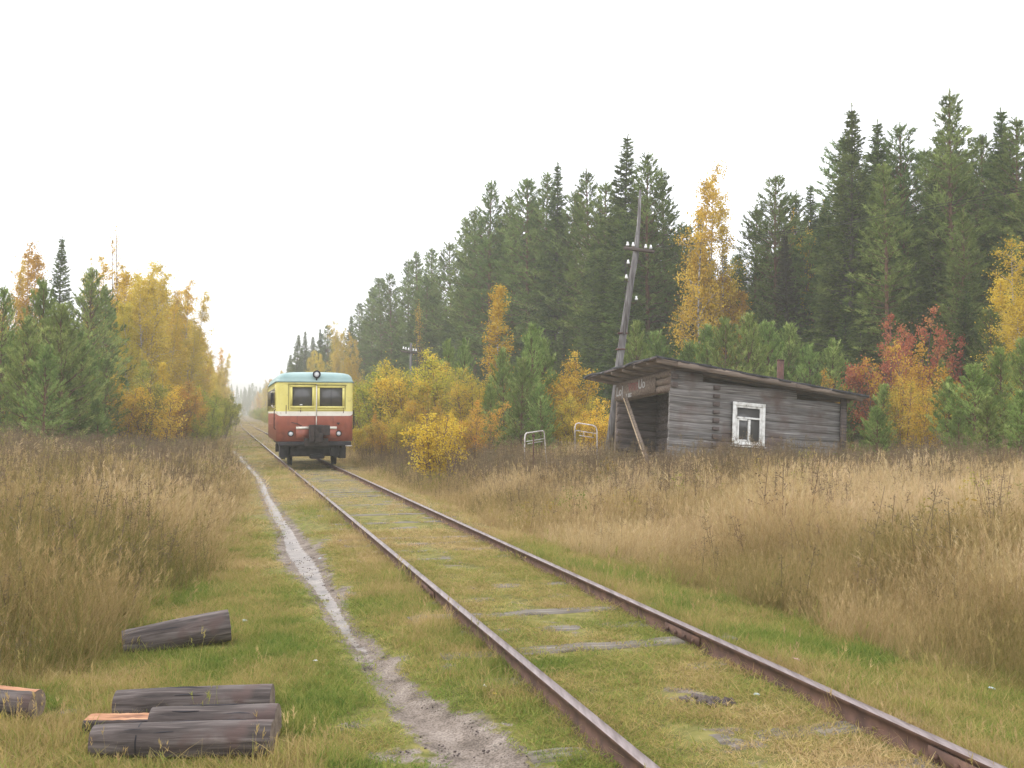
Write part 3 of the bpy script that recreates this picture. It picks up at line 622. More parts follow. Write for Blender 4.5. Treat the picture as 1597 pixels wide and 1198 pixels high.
# ------------------------------------------------------------------ poles and wires
def insul(P, parent, s=1.0, side=0):
    g = Geo(); x, y, z = P
    g.tube([(x, y, z), (x, y, z + .04 * s), (x, y, z + .07 * s), (x, y, z + .08 * s), (x, y, z + .14 * s), (x, y, z + .155 * s)], np.array([.055, .062, .05, .035, .038, .015]) * s, 10)
    i = g.obj('insulator', M['porcelain'], parent, smooth=True)
    g = Geo()
    if side: g.tube([(x, y, z + .02), (x, y, z - .08), (x - side * .06, y, z - .12), (x - side * .20, y, z - .10)], .012, 5)
    else: g.tube([(x, y, z + .02), (x, y, z - .10)], .012, 5)
    g.obj('pin', M['rust'], i)
    return Vector(P)
YP = 36.0
pb_ = at(948, 712, YP); pb_.z = G(pb_.x, YP) - .1
pole = empty('utility_pole', tuple(pb_), label='leaning grey wooden telegraph pole with white insulators rising behind the shed', cat='utility pole')
def rel(px, py, Y=YP): return tuple(at(px, py, Y) - pb_)
g = Geo(); g.tube([rel(948.5, 716), rel(957, 650), rel(966, 566), rel(975, 500), rel(984, 440), rel(991, 400), rel(996, 350), rel(998.5, 297)], [.155, .15, .14, .128, .118, .11, .065, .045], 14, wob=.05); g.obj('shaft', M['pole'], pole, smooth=True)
g = Geo(); g.tube([np.array(rel(972, 522)) + [.0, -.13, 0], np.array(rel(981, 460)) + [0, -.12, 0], np.array(rel(988, 410)) + [0, -.1, 0], np.array(rel(993, 368)) + [.02, -.09, 0]], [.07, .075, .07, .05], 10, wob=.05); g.obj('splice_post', M['pole'], pole, smooth=True)
g = Geo()
for q in ((968, 545), (971, 520)): p = np.array(rel(*q)); g.ring(p, .13, .185, (0, 0, 1), .05, 14)
g.obj('wire_band', M['rust'], pole)
g = Geo(); g.bar(np.array(rel(972, 388)) + [0, -.17, 0], np.array(rel(1019, 394)) + [0, -.17, 0], .09, .11); g.obj('crossarm', M['wood_dark'], pole)
for q in ((978, 385), (986.6, 386), (1006, 389), (1014, 390)): p = np.array(rel(*q)) + [0, -.17, .01]; insul(tuple(p), pole, .95)
for q, s in (((979.2, 412), -1), ((976.4, 435), -1), ((991.8, 468.5), 1)): p = np.array(rel(*q)) + [0, -.1, 0]; insul(tuple(p), pole, .95, s)
YQ = 74.0
pc_ = at(640, 600, YQ); pc_.z = G(pc_.x, YQ) - .1
pole2 = empty('utility_pole', tuple(pc_), label='distant telegraph pole whose crossarm pokes above the yellow bushes right of the railcar', cat='utility pole')
def rel2(px, py): return np.array(at(px, py, YQ) - pc_)
g = Geo(); g.tube([(0, 0, 0), rel2(641, 535)], [.14, .09], 10); g.obj('shaft', M['pole'], pole2, smooth=True)
g = Geo(); g.bar(rel2(626, 548) + [0, -.12, 0], rel2(651, 551) + [0, -.12, 0], .10, .13); g.obj('crossarm', M['wood_dark'], pole2)
for q in ((629.6, 545), (633.2, 546), (637.6, 547), (645, 548), (649.2, 548.5)): insul(tuple(rel2(*q) + [0, -.12, .02]), pole2, 1.25)
ptx, pty = 20.7, 14.1
pole3 = empty('utility_pole', (ptx, pty, G(ptx, pty) - .1), label='grey telegraph pole outside the right edge of the picture carrying the wires on', cat='utility pole')
g = Geo(); g.tube([(0, .2, 0), (0, .15, 4.5), (0, .1, 9.6)], [.15, .12, .08], 12); g.obj('shaft', M['pole'], pole3, smooth=True)
g = Geo(); g.box((0, -.02, 8.5), (1.4, .09, .11)); g.obj('crossarm', M['wood_dark'], pole3)
for q in (-.2, .3): insul((q, -.1, 8.55), pole3, .95)
def wire(a, b, sag, label):
    t = np.linspace(0, 1, 24)[:, None]; P = np.array(a) * (1 - t) + np.array(b) * t; P[:, 2] -= (sag * 4 * t * (1 - t))[:, 0]
    g = Geo(); g.tube(P - np.array(a), .006, 4); o = g.obj('overhead_wire', M['black_metal']); o.location = a
    return tag(o, label, 'wire', 'overhead telegraph wires')
for q1, q2 in (((978, 383), (629.6, 545)), ((986.6, 384), (633.2, 546)), ((1006, 387), (645, 548)), ((1014, 388), (649.2, 548.5))):
    wire(at(*q1, YP - .17), at(*q2, YQ - .12), .9, 'thin sagging wire between the leaning pole and the distant pole')
for q1, e in (((1006, 387), 0), ((1014, 388), .5)):
    wire(at(*q1, YP - .17), Vector((20.5 + e, 14.0, G(ptx, pty) + 8.5)), .7, 'thin wire leading from the leaning pole out to the right')

# ------------------------------------------------------------------ bedstead railings, platform, rusty post
def railing(pl, tl, tr, pr, Y, dY, rungs, label):
    base = at(*pl, Y); base.z = G(base.x, Y)
    r_ = empty('pipe_railing', tuple(base), label=label, cat='railing')
    A = at(*pl, Y); B = at(*tl, Y); C = at(*tr, Y + dY); D = at(*pr, Y + dY)
    A.z = min(A.z, G(A.x, A.y)) - .1; D.z = min(D.z, G(D.x, D.y)) - .1
    b_ = lambda v: np.array(v - base)
    top = (C - B).normalized() * .12
    g = Geo(); g.tube([b_(A), b_(B - Vector((0, 0, .14))), b_(B - Vector((0, 0, .04)) + top * .3), b_(B + top), b_(C - top), b_(C - Vector((0, 0, .04)) - top * .3), b_(C - Vector((0, 0, .14))), b_(D)], .021, 8); g.obj('hoop', M['railmetal'], r_, smooth=True)
    for f0, f1, dz in rungs:
        g = Geo(); P = B + (C - B) * f0 - Vector((0, 0, dz)); Q_ = B + (C - B) * f1 - Vector((0, 0, dz)); g.tube([b_(P), b_(Q_)], .013, 6); g.obj('rung', M['railmetal'], r_)
    g = Geo()
    for f0, dz0, dz1 in ((.4, .24, .36),): P = B + (C - B) * f0; g.tube([b_(P - Vector((0, 0, dz0))), b_(P - Vector((0, 0, dz1)))], .012, 6)
    g.obj('strut', M['railmetal'], r_); return r_
railing((817, 712), (818.5, 676), (849, 671.5), (853.5, 704), 31.0, 1.2, [(.08, .98, .26), (.14, .9, .34)], 'tilted white tubular bed-end railing standing in dry grass, left one of two')
railing((897, 706), (896.7, 659), (931, 664.5), (931.5, 712), 31.0, .2, [(.0, 1.0, .24), (.2, .85, .38)], 'upright white tubular bed-end railing beside the low planks near the shed')
p = at(832, 706, 30.6); g = Geo(); z0 = G(p.x, p.y) - .1; g.bar((0, 0, 0), (0.0, 0, at(832.5, 677, 30.6).z - z0), .05, .07, up=(0, 1, 0)); g.box((0, 0, at(832.5, 677, 30.6).z - z0 - .05), (.09, .08, .1), (0, .1, 0)); o = g.obj('iron_post', M['rust']); o.location = (p.x, p.y, z0)
tag(o, 'short rusty iron post standing in front of the left tilted railing', 'post')
p = at(900, 708, 30.8); bz = G(p.x, p.y)
pf = empty('plank_platform', (p.x, p.y, bz), (0, 0, .15), 'low dark platform of rotting planks beside the shed railing', 'platform')
for i in range(4):
    g = Geo(); g.box((random.uniform(-.05, .05), -.30 + i * .2, .20 + random.uniform(-.02, .02)), (1.30, .18, .045), (random.uniform(-.04, .04), -.08, random.uniform(-.03, .03))); g.obj('plank', M['wood_dark'], pf, bevel=.006)
g = Geo(); g.box((-.5, 0, .07), (.12, .8, .3)); g.box((.5, 0, .10), (.12, .8, .26)); g.obj('support', M['wood_dark'], pf)

# ------------------------------------------------------------------ logs
def log(c, L, r, yaw, pitch, label, name='cut_log', split=0.0, roll=0.0, crack=False, group=None, lift=0.0, taper=1.0, seat=.86):
    x, y = c; z = G(x, y) + r * seat + lift
    root = empty(name, (x, y, z), (roll, pitch, yaw), label, 'log', group)
    seg = 30; n = 16; ts = np.linspace(-L / 2, L / 2, n); th = np.linspace(0, 2 * np.pi, seg, endpoint=False)
    ph = rng.random(3) * 6
    g = Geo(); V = []; cut = r * (1 - split)
    for i, t in enumerate(ts):
        rr = r * (1 + (taper - 1) * (i / (n - 1))) * (1 + .02 * math.sin(3 * t + ph[0]))
        for a in th:
            q = rr * (1 + .022 * math.sin(3 * a + ph[1] + t * 1.5) + .05 * (float(vn(t * 5 + ph[0] * 9, a * 1.6, 5)) - .5) + .014 * math.sin(7 * a + ph[2] + t * 2) + rng.normal() * .004)
            if i in (0, n - 1): q *= .975
            zz = q * math.sin(a); yy = q * math.cos(a)
            if split and zz > cut: zz = cut + rng.random() * .006
            V.append((t, yy, zz))
    Q = [[i * seg + j, i * seg + (j + 1) % seg, (i + 1) * seg + (j + 1) % seg, (i + 1) * seg + j] for i in range(n - 1) for j in range(seg)]
    side = [q for k_, q in enumerate(Q) if not (split and V[q[0]][2] >= cut - .001 and V[q[1]][2] >= cut - .001)]
    flat = [q for q in Q if q not in side] if split else []
    # drop the end caps in a separate part with pale wood
    g.add(V, Q=side); g.obj('bark_side', M['log_side'], root, smooth=True)
    if flat: g = Geo(); g.add(V, Q=flat); g.obj('split_face', M['log_end'], root)
    for e, i0 in ((-1, 0), (1, (n - 1) * seg)):
        g = Geo(); E_ = np.array(V[i0:i0 + seg]); cc = E_.mean(0); rings = [E_]
        for f_, dx in ((.72, .0), (.4, .0)): rr_ = cc + (E_ - cc) * f_; rr_[:, 0] += rng.normal(size=seg) * .004; rings.append(rr_)
        VV = np.vstack(rings + [cc[None]]); T = []; QQ = []
        for k_ in range(2):
            for j in range(seg): QQ.append([k_ * seg + j, k_ * seg + (j + 1) % seg, (k_ + 1) * seg + (j + 1) % seg, (k_ + 1) * seg + j])
        for j in range(seg): T.append([2 * seg + j, 2 * seg + (j + 1) % seg, 3 * seg])
        g.add(VV, Q=QQ, T=T); g.obj('cut_end', M['log_end'] if e < 0 or name == 'x' else M['wood_brown'], root)
    for c_ in range(5):
        g = Geo(); a0 = R(random.uniform(50, 150)); t0 = random.uniform(-L * .42, L * .2); t1 = t0 + random.uniform(.10, .28); wd_ = .0035
        if split: a0 = R(random.uniform(150, 200))
        pts = [(tt, (r * (1 + (taper - 1) * (tt / L + .5)) * 1.012) * math.cos(a0 + .03 * math.sin(tt * 30)), (r * (1 + (taper - 1) * (tt / L + .5)) * 1.012) * math.sin(a0 + .03 * math.sin(tt * 30))) for tt in np.linspace(t0, min(t1, L * .47), 7)]
        g.tube(pts, [.0012, .003, .004, .005, .004, .003, .0012], 4); g.obj('crack', M['black_metal'], root)
    if crack:
        g = Geo(); g.ring((-L * .24, 0, 0), r * .90, r * 1.012, (1, 0, 0), .007, 30); g.obj('saw_cut', M['black_metal'], root)
    return root
def gpt(px, py, dz): p = hit(px, py, dz); return (p.x, p.y)
log(gpt(287, 1152, .10), 1.00, .100, .035, -.012, 'front log of the stack, dark trunk piece with a saw cut near its left end', crack=True)
log(gpt(336, 1124, .10), .74, .100, .02, -.01, 'middle log of the stack, short dark piece lying between the front and back logs', split=.0)
log(gpt(205, 1128, .06), .52, .085, .05, .0, 'half split log with bright orange wood, sticking out at the left end of the stack', split=.55, seat=.7)
log(gpt(304, 1094, .10), .98, .098, .06, -.02, 'back log of the stack, long grey trunk piece furthest from the viewer')
log(gpt(276, 992, .10), .84, .105, .38, -.10, 'single dark log with an orange sawn end lying alone in the grass above the stack', taper=1.25, lift=.03, seat=.8)
log(gpt(-12, 1090, .10), .62, .105, -.16, .03, 'broken log with orange split top at the left edge of the picture', split=.22, taper=.85)
def scrap(px, py, sx, sy, sz, mat, label, cat='litter'):
    p = hit(px, py); g = Geo(); n = 10; V = []
    for k_ in range(n):
        a = k_ / n * 6.283; V.append((math.cos(a) * sx * random.uniform(.7, 1.1), math.sin(a) * sy * random.uniform(.7, 1.1), random.uniform(0, .3) * sz))
    V += [(v[0] * .6, v[1] * .6, sz * random.uniform(.6, 1.1)) for v in V[:n]]; V.append((0, 0, sz)); V.append((0, 0, 0))
    Q = [[j, (j + 1) % n, n + (j + 1) % n, n + j] for j in range(n)]; T = [[n + j, n + (j + 1) % n, 2 * n] for j in range(n)] + [[(j + 1) % n, j, 2 * n + 1] for j in range(n)]
    V = [(x * .8, y * .8, z * .6) for x, y, z in V]; g.add(V, Q=Q, T=T); o = g.obj('litter_scrap', mat); o.location = (p.x, p.y, p.z + .025); o.rotation_euler = (random.uniform(-.3, .3), random.uniform(-.3, .3), random.random() * 6)
    tag(o, label, cat)
scrap(382, 974, .04, .03, .035, M['litter_blue'], 'crumpled pale blue plastic scrap in the grass right of the lone log')
scrap(1180, 1091, .035, .02, .02, M['litter_blue'], 'small whitish blue plastic scrap between the rails')
scrap(1243, 1035, .05, .03, .02, M['litter_pink'], 'flat pinkish paper scrap just beyond the right rail')
scrap(1518, 1041, .07, .035, .04, M['litter_pink'], 'faded pink rag lying at the edge of the tall grass on the right')
scrap(1547, 1080, .045, .03, .02, M['litter_blue'], 'pale plastic cup fragment in the green grass at far right')
scrap(1450, 1116, .022, .018, .015, M['litter_yellow'], 'tiny yellow scrap in the grass right of the right rail')
scrap(756, 1077, .025, .015, .012, M['litter_white'], 'white paper shred between the mud path and the left rail')
scrap(771, 1089, .025, .012, .010, M['litter_yellow'], 'pale yellow shred between the mud path and the left rail')
scrap(492, 1036, .03, .015, .012, M['litter_white'], 'white scrap in the green grass left of the mud path')
scrap(499, 874, .04, .02, .012, M['litter_blue'], 'bluish scrap lying on the wide muddy part of the path')
scrap(787, 776, .04, .03, .05, M['litter_white'], 'white scrap caught in the dry grass beyond the right rail')
scrap(-5, 1130, .04, .04, .09, M['litter_yellow'], 'bright yellow object at the left edge below the broken log')
p = hit(1110, 1098); g = Geo()
for k_ in range(26): a = random.random() * 6.28; rr = random.random() * .15; g.box((math.cos(a) * rr * 1.3, math.sin(a) * rr * .7, .005 + random.random() * .015), (.05, .04, .03), (random.random(), random.random(), random.random()))
o = g.obj('soil_clods', M['wood_dark']); o.location = p; tag(o, 'small heap of dark upturned soil between the rails', 'soil')

# ------------------------------------------------------------------ vegetation prototypes (meshes shared by copies)
def unit(v): return v / (np.linalg.norm(v, axis=-1, keepdims=True) + 1e-9)
def needles(g, P, D, k, ln, wd, spread, tint):
    n = len(P); P = np.repeat(P, k, 0); D = np.repeat(D, k, 0); t = np.repeat(tint, k)
    d = unit(D + rng.normal(size=P.shape) * spread); s = unit(np.cross(d, rng.normal(size=P.shape)))
    L = ln * (.6 + .6 * rng.random((n * k, 1)))
    P = P + D * (rng.random((n * k, 1)) - .5) * ln
    V = np.stack([P - s * wd / 2, P + s * wd / 2, P + d * L], 1).reshape(-1, 3)
    T = np.arange(n * k * 3).reshape(-1, 3); tt = np.clip(t + rng.normal(size=n * k) * .10, 0, 1)
    g.add(V, T=T, c=np.repeat(tt, 3))
def leaves(g, P, size, tint, asp=.72):
    n = len(P); a = unit(rng.normal(size=(n, 3))); b = unit(np.cross(a, rng.normal(size=(n, 3))))
    s = size * (.7 + .6 * rng.random((n, 1)))
    V = np.stack([P - a * s * .5, P - b * s * asp * .5, P + a * s * .5, P + b * s * asp * .5], 1).reshape(-1, 3)
    g.add(V, Q=np.arange(n * 4).reshape(-1, 4), c=np.repeat(np.clip(tint + rng.normal(size=n) * .14, 0, 1), 4))
def trunkpts(H, bend, n=9):
    t = np.linspace(0, 1, n); a = rng.random() * 6.28
    return np.stack([bend * np.sin(t * 2.5 + a) * t, bend * np.cos(t * 2.1 + a) * t, t * H], 1)
def on(pts, z): return np.stack([np.interp(z, pts[:, 2], pts[:, 0]), np.interp(z, pts[:, 2], pts[:, 1]), z], -1)
def conifer(H, z0, step, nper, Lmax, shape, el0, el1, curl, ndl, k, ln, wd, spread, rt, dens, side=.28, dead=0, leaderk=10, up=0.0, gap=.0):
    tr = trunkpts(H, H * .012); gt = Geo(); gc = Geo()
    gt.tube(tr, np.interp(tr[:, 2], [0, H * .05, H], [rt * 1.2, rt, .02]), 8, wob=.05)
    z = z0 * H; PP = []; DD = []; TT = []
    while z < H * .985:
        t = (z - z0 * H) / (H * (1 - z0)); nb = max(2, int(round(nper + rng.normal() * .8))); a0 = rng.random() * 6.28
        for b in range(nb):
            if rng.random() < gap * (1 - t): continue
            L = Lmax * shape(t) * (.65 + .5 * rng.random())
            if L < .12: L = .12
            az = a0 + b * 6.283 / nb + rng.normal() * .25; el = R(el0 + (el1 - el0) * t + rng.normal() * 7)
            m = max(3, int(L / .25) + 2); s_ = np.linspace(0, 1, m)
            rad = L * s_ * math.cos(el); zz = L * s_ * math.sin(el) + curl * L * s_ ** 2
            o = on(tr, np.array(z)); P = np.stack([o[0] + rad * math.cos(az), o[1] + rad * math.sin(az), z + zz], 1)
            gt.tube(P, np.linspace(max(.008, .014 * L + .006), .005, m), 3, cap=False)
            nn = max(2, int(L * dens)); q = .25 + .75 * rng.random(nn) ** .7 if L > .5 else rng.random(nn)
            C = np.stack([np.interp(q, s_, P[:, i]) for i in range(3)], 1); bd = unit(P[-1] - P[-2]); sd = np.array([-math.sin(az), math.cos(az), 0])
            off = (rng.random(nn) - .5) * 2 * side * L * (1.15 - q) ** .6; C += off[:, None] * sd + (off[:, None] ** 2) * 0 + np.array([0, 0, 1]) * (rng.normal(size=nn) * .05 * L)[:, None]
            Dv = unit(bd * .8 + sd * np.sign(off)[:, None] * .5 + np.array([0, 0, up]))
            PP.append(C); DD.append(Dv); bt = np.clip(.45 + rng.normal() * .24, 0, 1); TT.append(np.clip(bt + rng.normal(size=nn) * .12, 0, 1))
        z += step * (.8 + .4 * rng.random()) * (1 - .35 * t)
    for i in range(leaderk):                                  # leading shoot
        zz = H * (1 - .03 * i / leaderk * 3); PP.append(on(tr, np.array([zz]))); DD.append(np.array([[0, 0, 1.]])); TT.append(np.array([.6]))
    P = np.concatenate(PP); D = np.concatenate(DD); T = np.concatenate(TT)
    needles(gc, P, D, k, ln, wd, spread, T)
    for i in range(dead):
        zd = H * (.06 + rng.random() * max(.02, z0 - .06)); az = rng.random() * 6.28; L = .3 + rng.random() * .9; o = on(tr, np.array(zd))
        gt.tube([o, o + np.array([math.cos(az) * L * .6, math.sin(az) * L * .6, -.02]), o + np.array([math.cos(az) * L, math.sin(az) * L, -.15 * L])], [.012, .008, .004], 3, cap=False)
    return gt, gc
def decid(H, stems, base_r, z0, nbr, Lmax, shape, el, droop, tw, lpt, lsize, rt, cluster=.16, spread=.0, bare_low=0, lean=0.0):
    gt = Geo(); gc = Geo(); CP_ = []; TT = []
    for s in range(stems):
        a = rng.random() * 6.28; h = H * (1 if s == 0 else .6 + .38 * rng.random()); br = base_r * math.sqrt(rng.random()) if stems > 1 else 0
        n = 9; t = np.linspace(0, 1, n); sp = spread * rng.random() * h; b1 = rng.random() * 6.28
        tr = np.stack([br * math.cos(a) + sp * math.cos(a) * t ** 1.2 + .015 * h * np.sin(t * 5 + b1), br * math.sin(a) + sp * math.sin(a) * t ** 1.2 + .015 * h * np.cos(t * 4 + b1), t * h], 1)
        gt.tube(tr, np.interp(t, [0, 1], [rt * (h / H), .006]), 6 if stems < 3 else 4, cap=False, wob=.05)
        for b in range(nbr):
            u = (b + rng.random()) / nbr; z = h * (z0 + (1 - z0) * u * .97); L = Lmax * shape(u) * (.6 + .6 * rng.random())
            az = rng.random() * 6.28 + b * 2.4; e = R(el + rng.normal() * 9); m = 6; q = np.linspace(0, 1, m); o = on(tr, np.array(z))
            ho = L * q * math.cos(e); zz = L * q * math.sin(e) - droop * L * q ** 2.2
            P = np.stack([o[0] + ho * math.cos(az), o[1] + ho * math.sin(az), z + zz], 1) + rng.normal(size=(m, 3)) * .02 * L
            gt.tube(P, np.linspace(.008 + .008 * L, .003, m), 3, cap=False); bt = .5 + rng.normal() * .18
            for k_ in range(tw):
                f = .2 + .8 * rng.random(); c = np.array([np.interp(f, q, P[:, i]) for i in range(3)]); dv = unit(rng.normal(size=3) + np.array([math.cos(az), math.sin(az), .2 - droop]) * .9); l2 = L * (.18 + .25 * rng.random())
                e2 = c + dv * l2 - np.array([0, 0, droop * l2 * .5]); 
                if k_ % 2 == 0: gt.tube([c, (c + e2) / 2 + np.array([0, 0, .02]), e2], [.005, .004, .002], 3, cap=False)
                nl = rng.poisson(lpt)
                if nl: ff = rng.random((nl, 1)); CP_.append(c + (e2 - c) * ff + rng.normal(size=(nl, 3)) * cluster * (.4 + .6 * ff)); TT.append(np.full(nl, np.clip(bt + rng.normal() * .08, 0, 1)))
    P = np.concatenate(CP_); T = np.concatenate(TT); k = P[:, 2] > .05; leaves(gc, P[k], lsize, T[k]); return gt, gc

cone = lambda t: (1 - t) ** .85 * (.55 + .45 * min(1, t * 5)) + .03
oval = lambda t: (math.sin(math.pi * min(1, (t * .82 + .18)))) ** .7 * (1 - t * .25)
egg = lambda t: max(.06, (1 - t) ** .55 * (.62 + .38 * min(1, t * 3)))
PROTO = {}
def proto(kind, gt, gc, tm, cm, H): PROTO.setdefault(kind, []).append((gt.mesh('trunk', M[tm], True), gc.mesh('crown', M[cm]), H))
for i in range(5):      # tall forest pines
    proto('pine', *conifer(18, (.26, .34, .20, .40, .3)[i], .40, 5, (2.7, 3.0, 2.4, 2.8, 2.2)[i], egg, -8, 48, .14, None, 10, .21, .042, .6, .16, 9, .32, 14, up=.35, gap=.12), 'bark_pine', 'pine', 18)
for i in range(4):      # tall spruces
    proto('spruce', *conifer(18, .05, .26, 7, (2.5, 2.1, 2.7, 1.9)[i], cone, -20, 34, .12, None, 9, .18, .045, .45, .14, 11, .26, 4, up=-.28, gap=.06), 'bark_dark', 'spruce', 18)
for i in range(4):      # young bluish pines
    proto('pine_young', *conifer(5, .04, .30, 6, (1.6, 1.45, 1.75, 1.4)[i], egg, 8, 62, .28, None, 12, .125, .017, .55, .06, 24, .34, 0, up=.45, leaderk=26, gap=.22), 'bark_pine', 'pine_young', 5)
for i in range(3):      # medium pines
    proto('pine_mid', *conifer(9, .10, .34, 6, (2.1, 1.9, 2.3)[i], egg, -2, 56, .22, None, 11, .15, .026, .55, .09, 14, .32, 4, up=.4, gap=.05, leaderk=20), 'bark_pine', 'pine_young', 9)
for i in range(4):      # golden birches
    proto('birch', *decid(12, 3, .5, .10, 44, (2.5, 2.2, 2.7, 2.0)[i], lambda t: max(.26, oval(t) * .9) * (.6 + .7 * rng.random()), 52, .30, 12, 12, .095, .08, .20, spread=.13), 'bark_birch', 'birch', 12)
for i in range(2):      # small bright birch
    proto('birch_small', *decid(8, 1, 0, .10, 60, (1.5, 1.35)[i], lambda t: max(.16, egg(t)) * (.7 + .5 * rng.random()), 56, .25, 10, 12, .08, .06, .15), 'bark_birch', 'bush_yellow', 8)
for i in range(5):      # thicket bushes
    proto('bush', *decid(4, 11, .8, .16, 13, (1.0, 1.1, .95, 1.15, 1.05)[i], oval, 50, .1, 8, 8, .075, .025, .14, spread=.34), 'twig', 'bush_mix', 4)
for i in range(2):      # small near bush
    proto('bush_small', *decid(2, 10, .22, .18, 9, .50, oval, 50, .1, 6, 6.0, .052, .014, .09, spread=.32), 'twig', 'bush_yellow', 2)
proto('bare', *decid(12, 2, .2, .25, 34, 1.5, egg, 66, .0, 8, 2.6, .09, .09, .14), 'bark_dark', 'birch_orange', 12)
proto('bare', *decid(12, 1, .2, .30, 30, 1.2, egg, 70, .0, 8, 2.0, .09, .07, .14), 'bark_dark', 'birch_orange', 12)
for i in range(2): proto('rowan', *decid(5, 7, .4, .20, 13, 1.15, oval, 45, .2, 9, 9, .075, .035, .12, spread=.34), 'twig', 'rowan', 5)
for i in range(2): proto('larch', *conifer(18, .16, .36, 6, (2.9, 2.6)[i], egg, 5, 45, .1, None, 9, .15, .06, .8, .13, 9, .32, 6, up=.1, gap=.2), 'bark_dark', 'larch', 18)

CATS = dict(pine='pine tree', spruce='spruce tree', pine_young='young pine', pine_mid='pine tree', birch='birch tree', birch_small='birch tree', bush='bush', bush_small='bush', bare='bare tree', rowan='rowan tree', larch='larch tree')
NAMES = dict(pine='pine_tree', spruce='spruce_tree', pine_young='young_pine', pine_mid='pine_tree', birch='birch_tree', birch_small='birch_tree', bush='leafy_bush', bush_small='leafy_bush', bare='bare_tree', rowan='rowan_tree', larch='larch_tree')
def tree_at(x, y, H, kind, label, group=None, mat=None, v=None, wide=1.0, rot=None):
    ps = PROTO[kind]; tm, cm, H0 = ps[(v if v is not None else random.randrange(len(ps))) % len(ps)]
    s = H / H0; z = G(x, y) - .04
    r = empty(NAMES[kind], (x, y, z), (random.uniform(-.02, .02), random.uniform(-.02, .02), rot if rot is not None else random.random() * 6.28), label, CATS[kind], group)
    r.scale = (s * wide, s * wide, s)
    for me, nm in ((tm, 'trunk'), (cm, 'crown')):
        if kind in ('bush', 'bush_small', 'rowan'): nm = {'trunk': 'stems', 'crown': 'foliage'}[nm]
        o = bpy.data.objects.new(nm, me); COL.objects.link(o); o.parent = r
        if mat and me is cm: o.material_slots[0].link = 'OBJECT'; o.material_slots[0].material = M[mat]
    return r
def T(px, ytop, Y, kind, label, group=None, mat=None, v=None, wide=1.0):
    if kind == 'pine_young': wide *= .86
    p = at(px, ytop, Y); g_ = G(p.x, Y); return tree_at(p.x, Y, p.z - g_, kind, label, group, mat, v, wide)

# --- left side, individually recognisable
T(95, 366, 60, 'spruce', 'dark narrow spruce with a thin spire top standing behind the left young pines', wide=1.0, v=0)
T(32, 372, 64, 'birch', 'golden thin-leaved birch at far left behind the green pines', mat='birch_orange', v=0, wide=1.15)
T(2, 400, 63, 'birch', 'golden birch cut by the left picture edge', mat='birch_orange', v=1, wide=.7)
T(178, 346, 63, 'bare', 'almost leafless tall thin tree left of the golden birch wall', v=0, wide=.8)
T(148, 392, 66, 'bare', 'faint bare tree just right of the dark spruce', v=1, wide=.8)
T(138, 418, 52, 'pine_mid', 'tall green pine between the dark spruce and the golden birches', v=0, wide=1.15)
T(160, 450, 55, 'pine_mid', 'green pine pressed against the golden birches', v=1, wide=1.1, mat='pine')
T(2, 448, 40, 'pine_mid', 'dark green pine at the extreme left edge', v=2, wide=.9)
T(68, 442, 41, 'pine_young', 'young pine with tall candle leader in the left thicket', v=0, wide=.95)
T(40, 500, 38, 'pine_young', 'bushy young pine leftmost in the front of the thicket', v=1, wide=1.25)
T(100, 478, 40, 'pine_young', 'broad young pine in the middle of the left green thicket', v=2, wide=1.25)
T(12, 520, 42, 'pine_young', 'young pine low at the left edge of the thicket', v=3, wide=1.3)
T(70, 540, 36.5, 'pine_young', 'low dense young pine in front of the left thicket', v=3, wide=1.4)
T(125, 520, 42, 'pine_young', 'young pine at the right end of the left green thicket', v=1, wide=1.3)
T(165, 560, 47, 'pine_mid', 'dark pine beneath the taller pine, by the yellow bush', v=2, wide=1.2, mat='pine')
T(153, 622, 41, 'pine_young', 'tiny bright green pine beside the left dry field', v=2, wide=1.3)
T(118, 610, 42, 'pine_young', 'small low pine just left of the tiny bright pine', v=0, wide=1.4)
lb = 'golden birch in the wall of birches along the left of the line'; lg = 'golden birches left of the line'
for (x, yt, Y, v, wd, mt) in [(200, 402, 62, 0, .9, 'birch_orange'), (214, 404, 60, 2, 1.0, None), (232, 414, 64, 0, 1.0, 'birch_orange'), (254, 424, 70, 2, 1.0, 'birch_orange'), (274, 440, 76, 3, 1.0, None), (196, 425, 61, 1, 1.0, None), (290, 462, 82, 0, 1.0, None), (310, 494, 92, 2, 1.0, 'birch_orange'), (222, 410, 66, 1, .9, None), (185, 425, 68, 2, .8, 'birch_orange'), (245, 428, 70, 3, 1.0, None), (262, 436, 76, 0, .9, 'birch_orange'), (282, 452, 80, 1, .95, None), (298, 476, 86, 2, .85, 'birch_orange'), (212, 470, 58, 3, .95, None), (240, 480, 62, 0, .9, None), (268, 490, 68, 1, .9, 'birch_orange'), (292, 505, 74, 2, .9, None), (315, 515, 95, 3, .85, 'birch_orange'), (328, 530, 108, 0, .8, None), (338, 545, 122, 1, .8, 'birch_orange'), (305, 540, 84, 2, .9, None), (322, 560, 98, 3, .9, None), (346, 565, 150, 0, .8, None), (334, 575, 116, 2, .9, None), (352, 585, 185, 1, .8, 'birch_orange'), (342, 590, 140, 3, .9, None)]:
    T(x, yt, Y, 'birch', lb, lg, mat=mt, v=v, wide=wd * 1.2)
T(224, 560, 52, 'birch_small', 'tall yellow-green young birch in front of the golden wall', mat='bush_green', v=0, wide=1.3)
T(252, 562, 54, 'birch_small', 'orange-tipped young birch right of the yellow-green one', mat='birch_orange', v=1, wide=1.3)
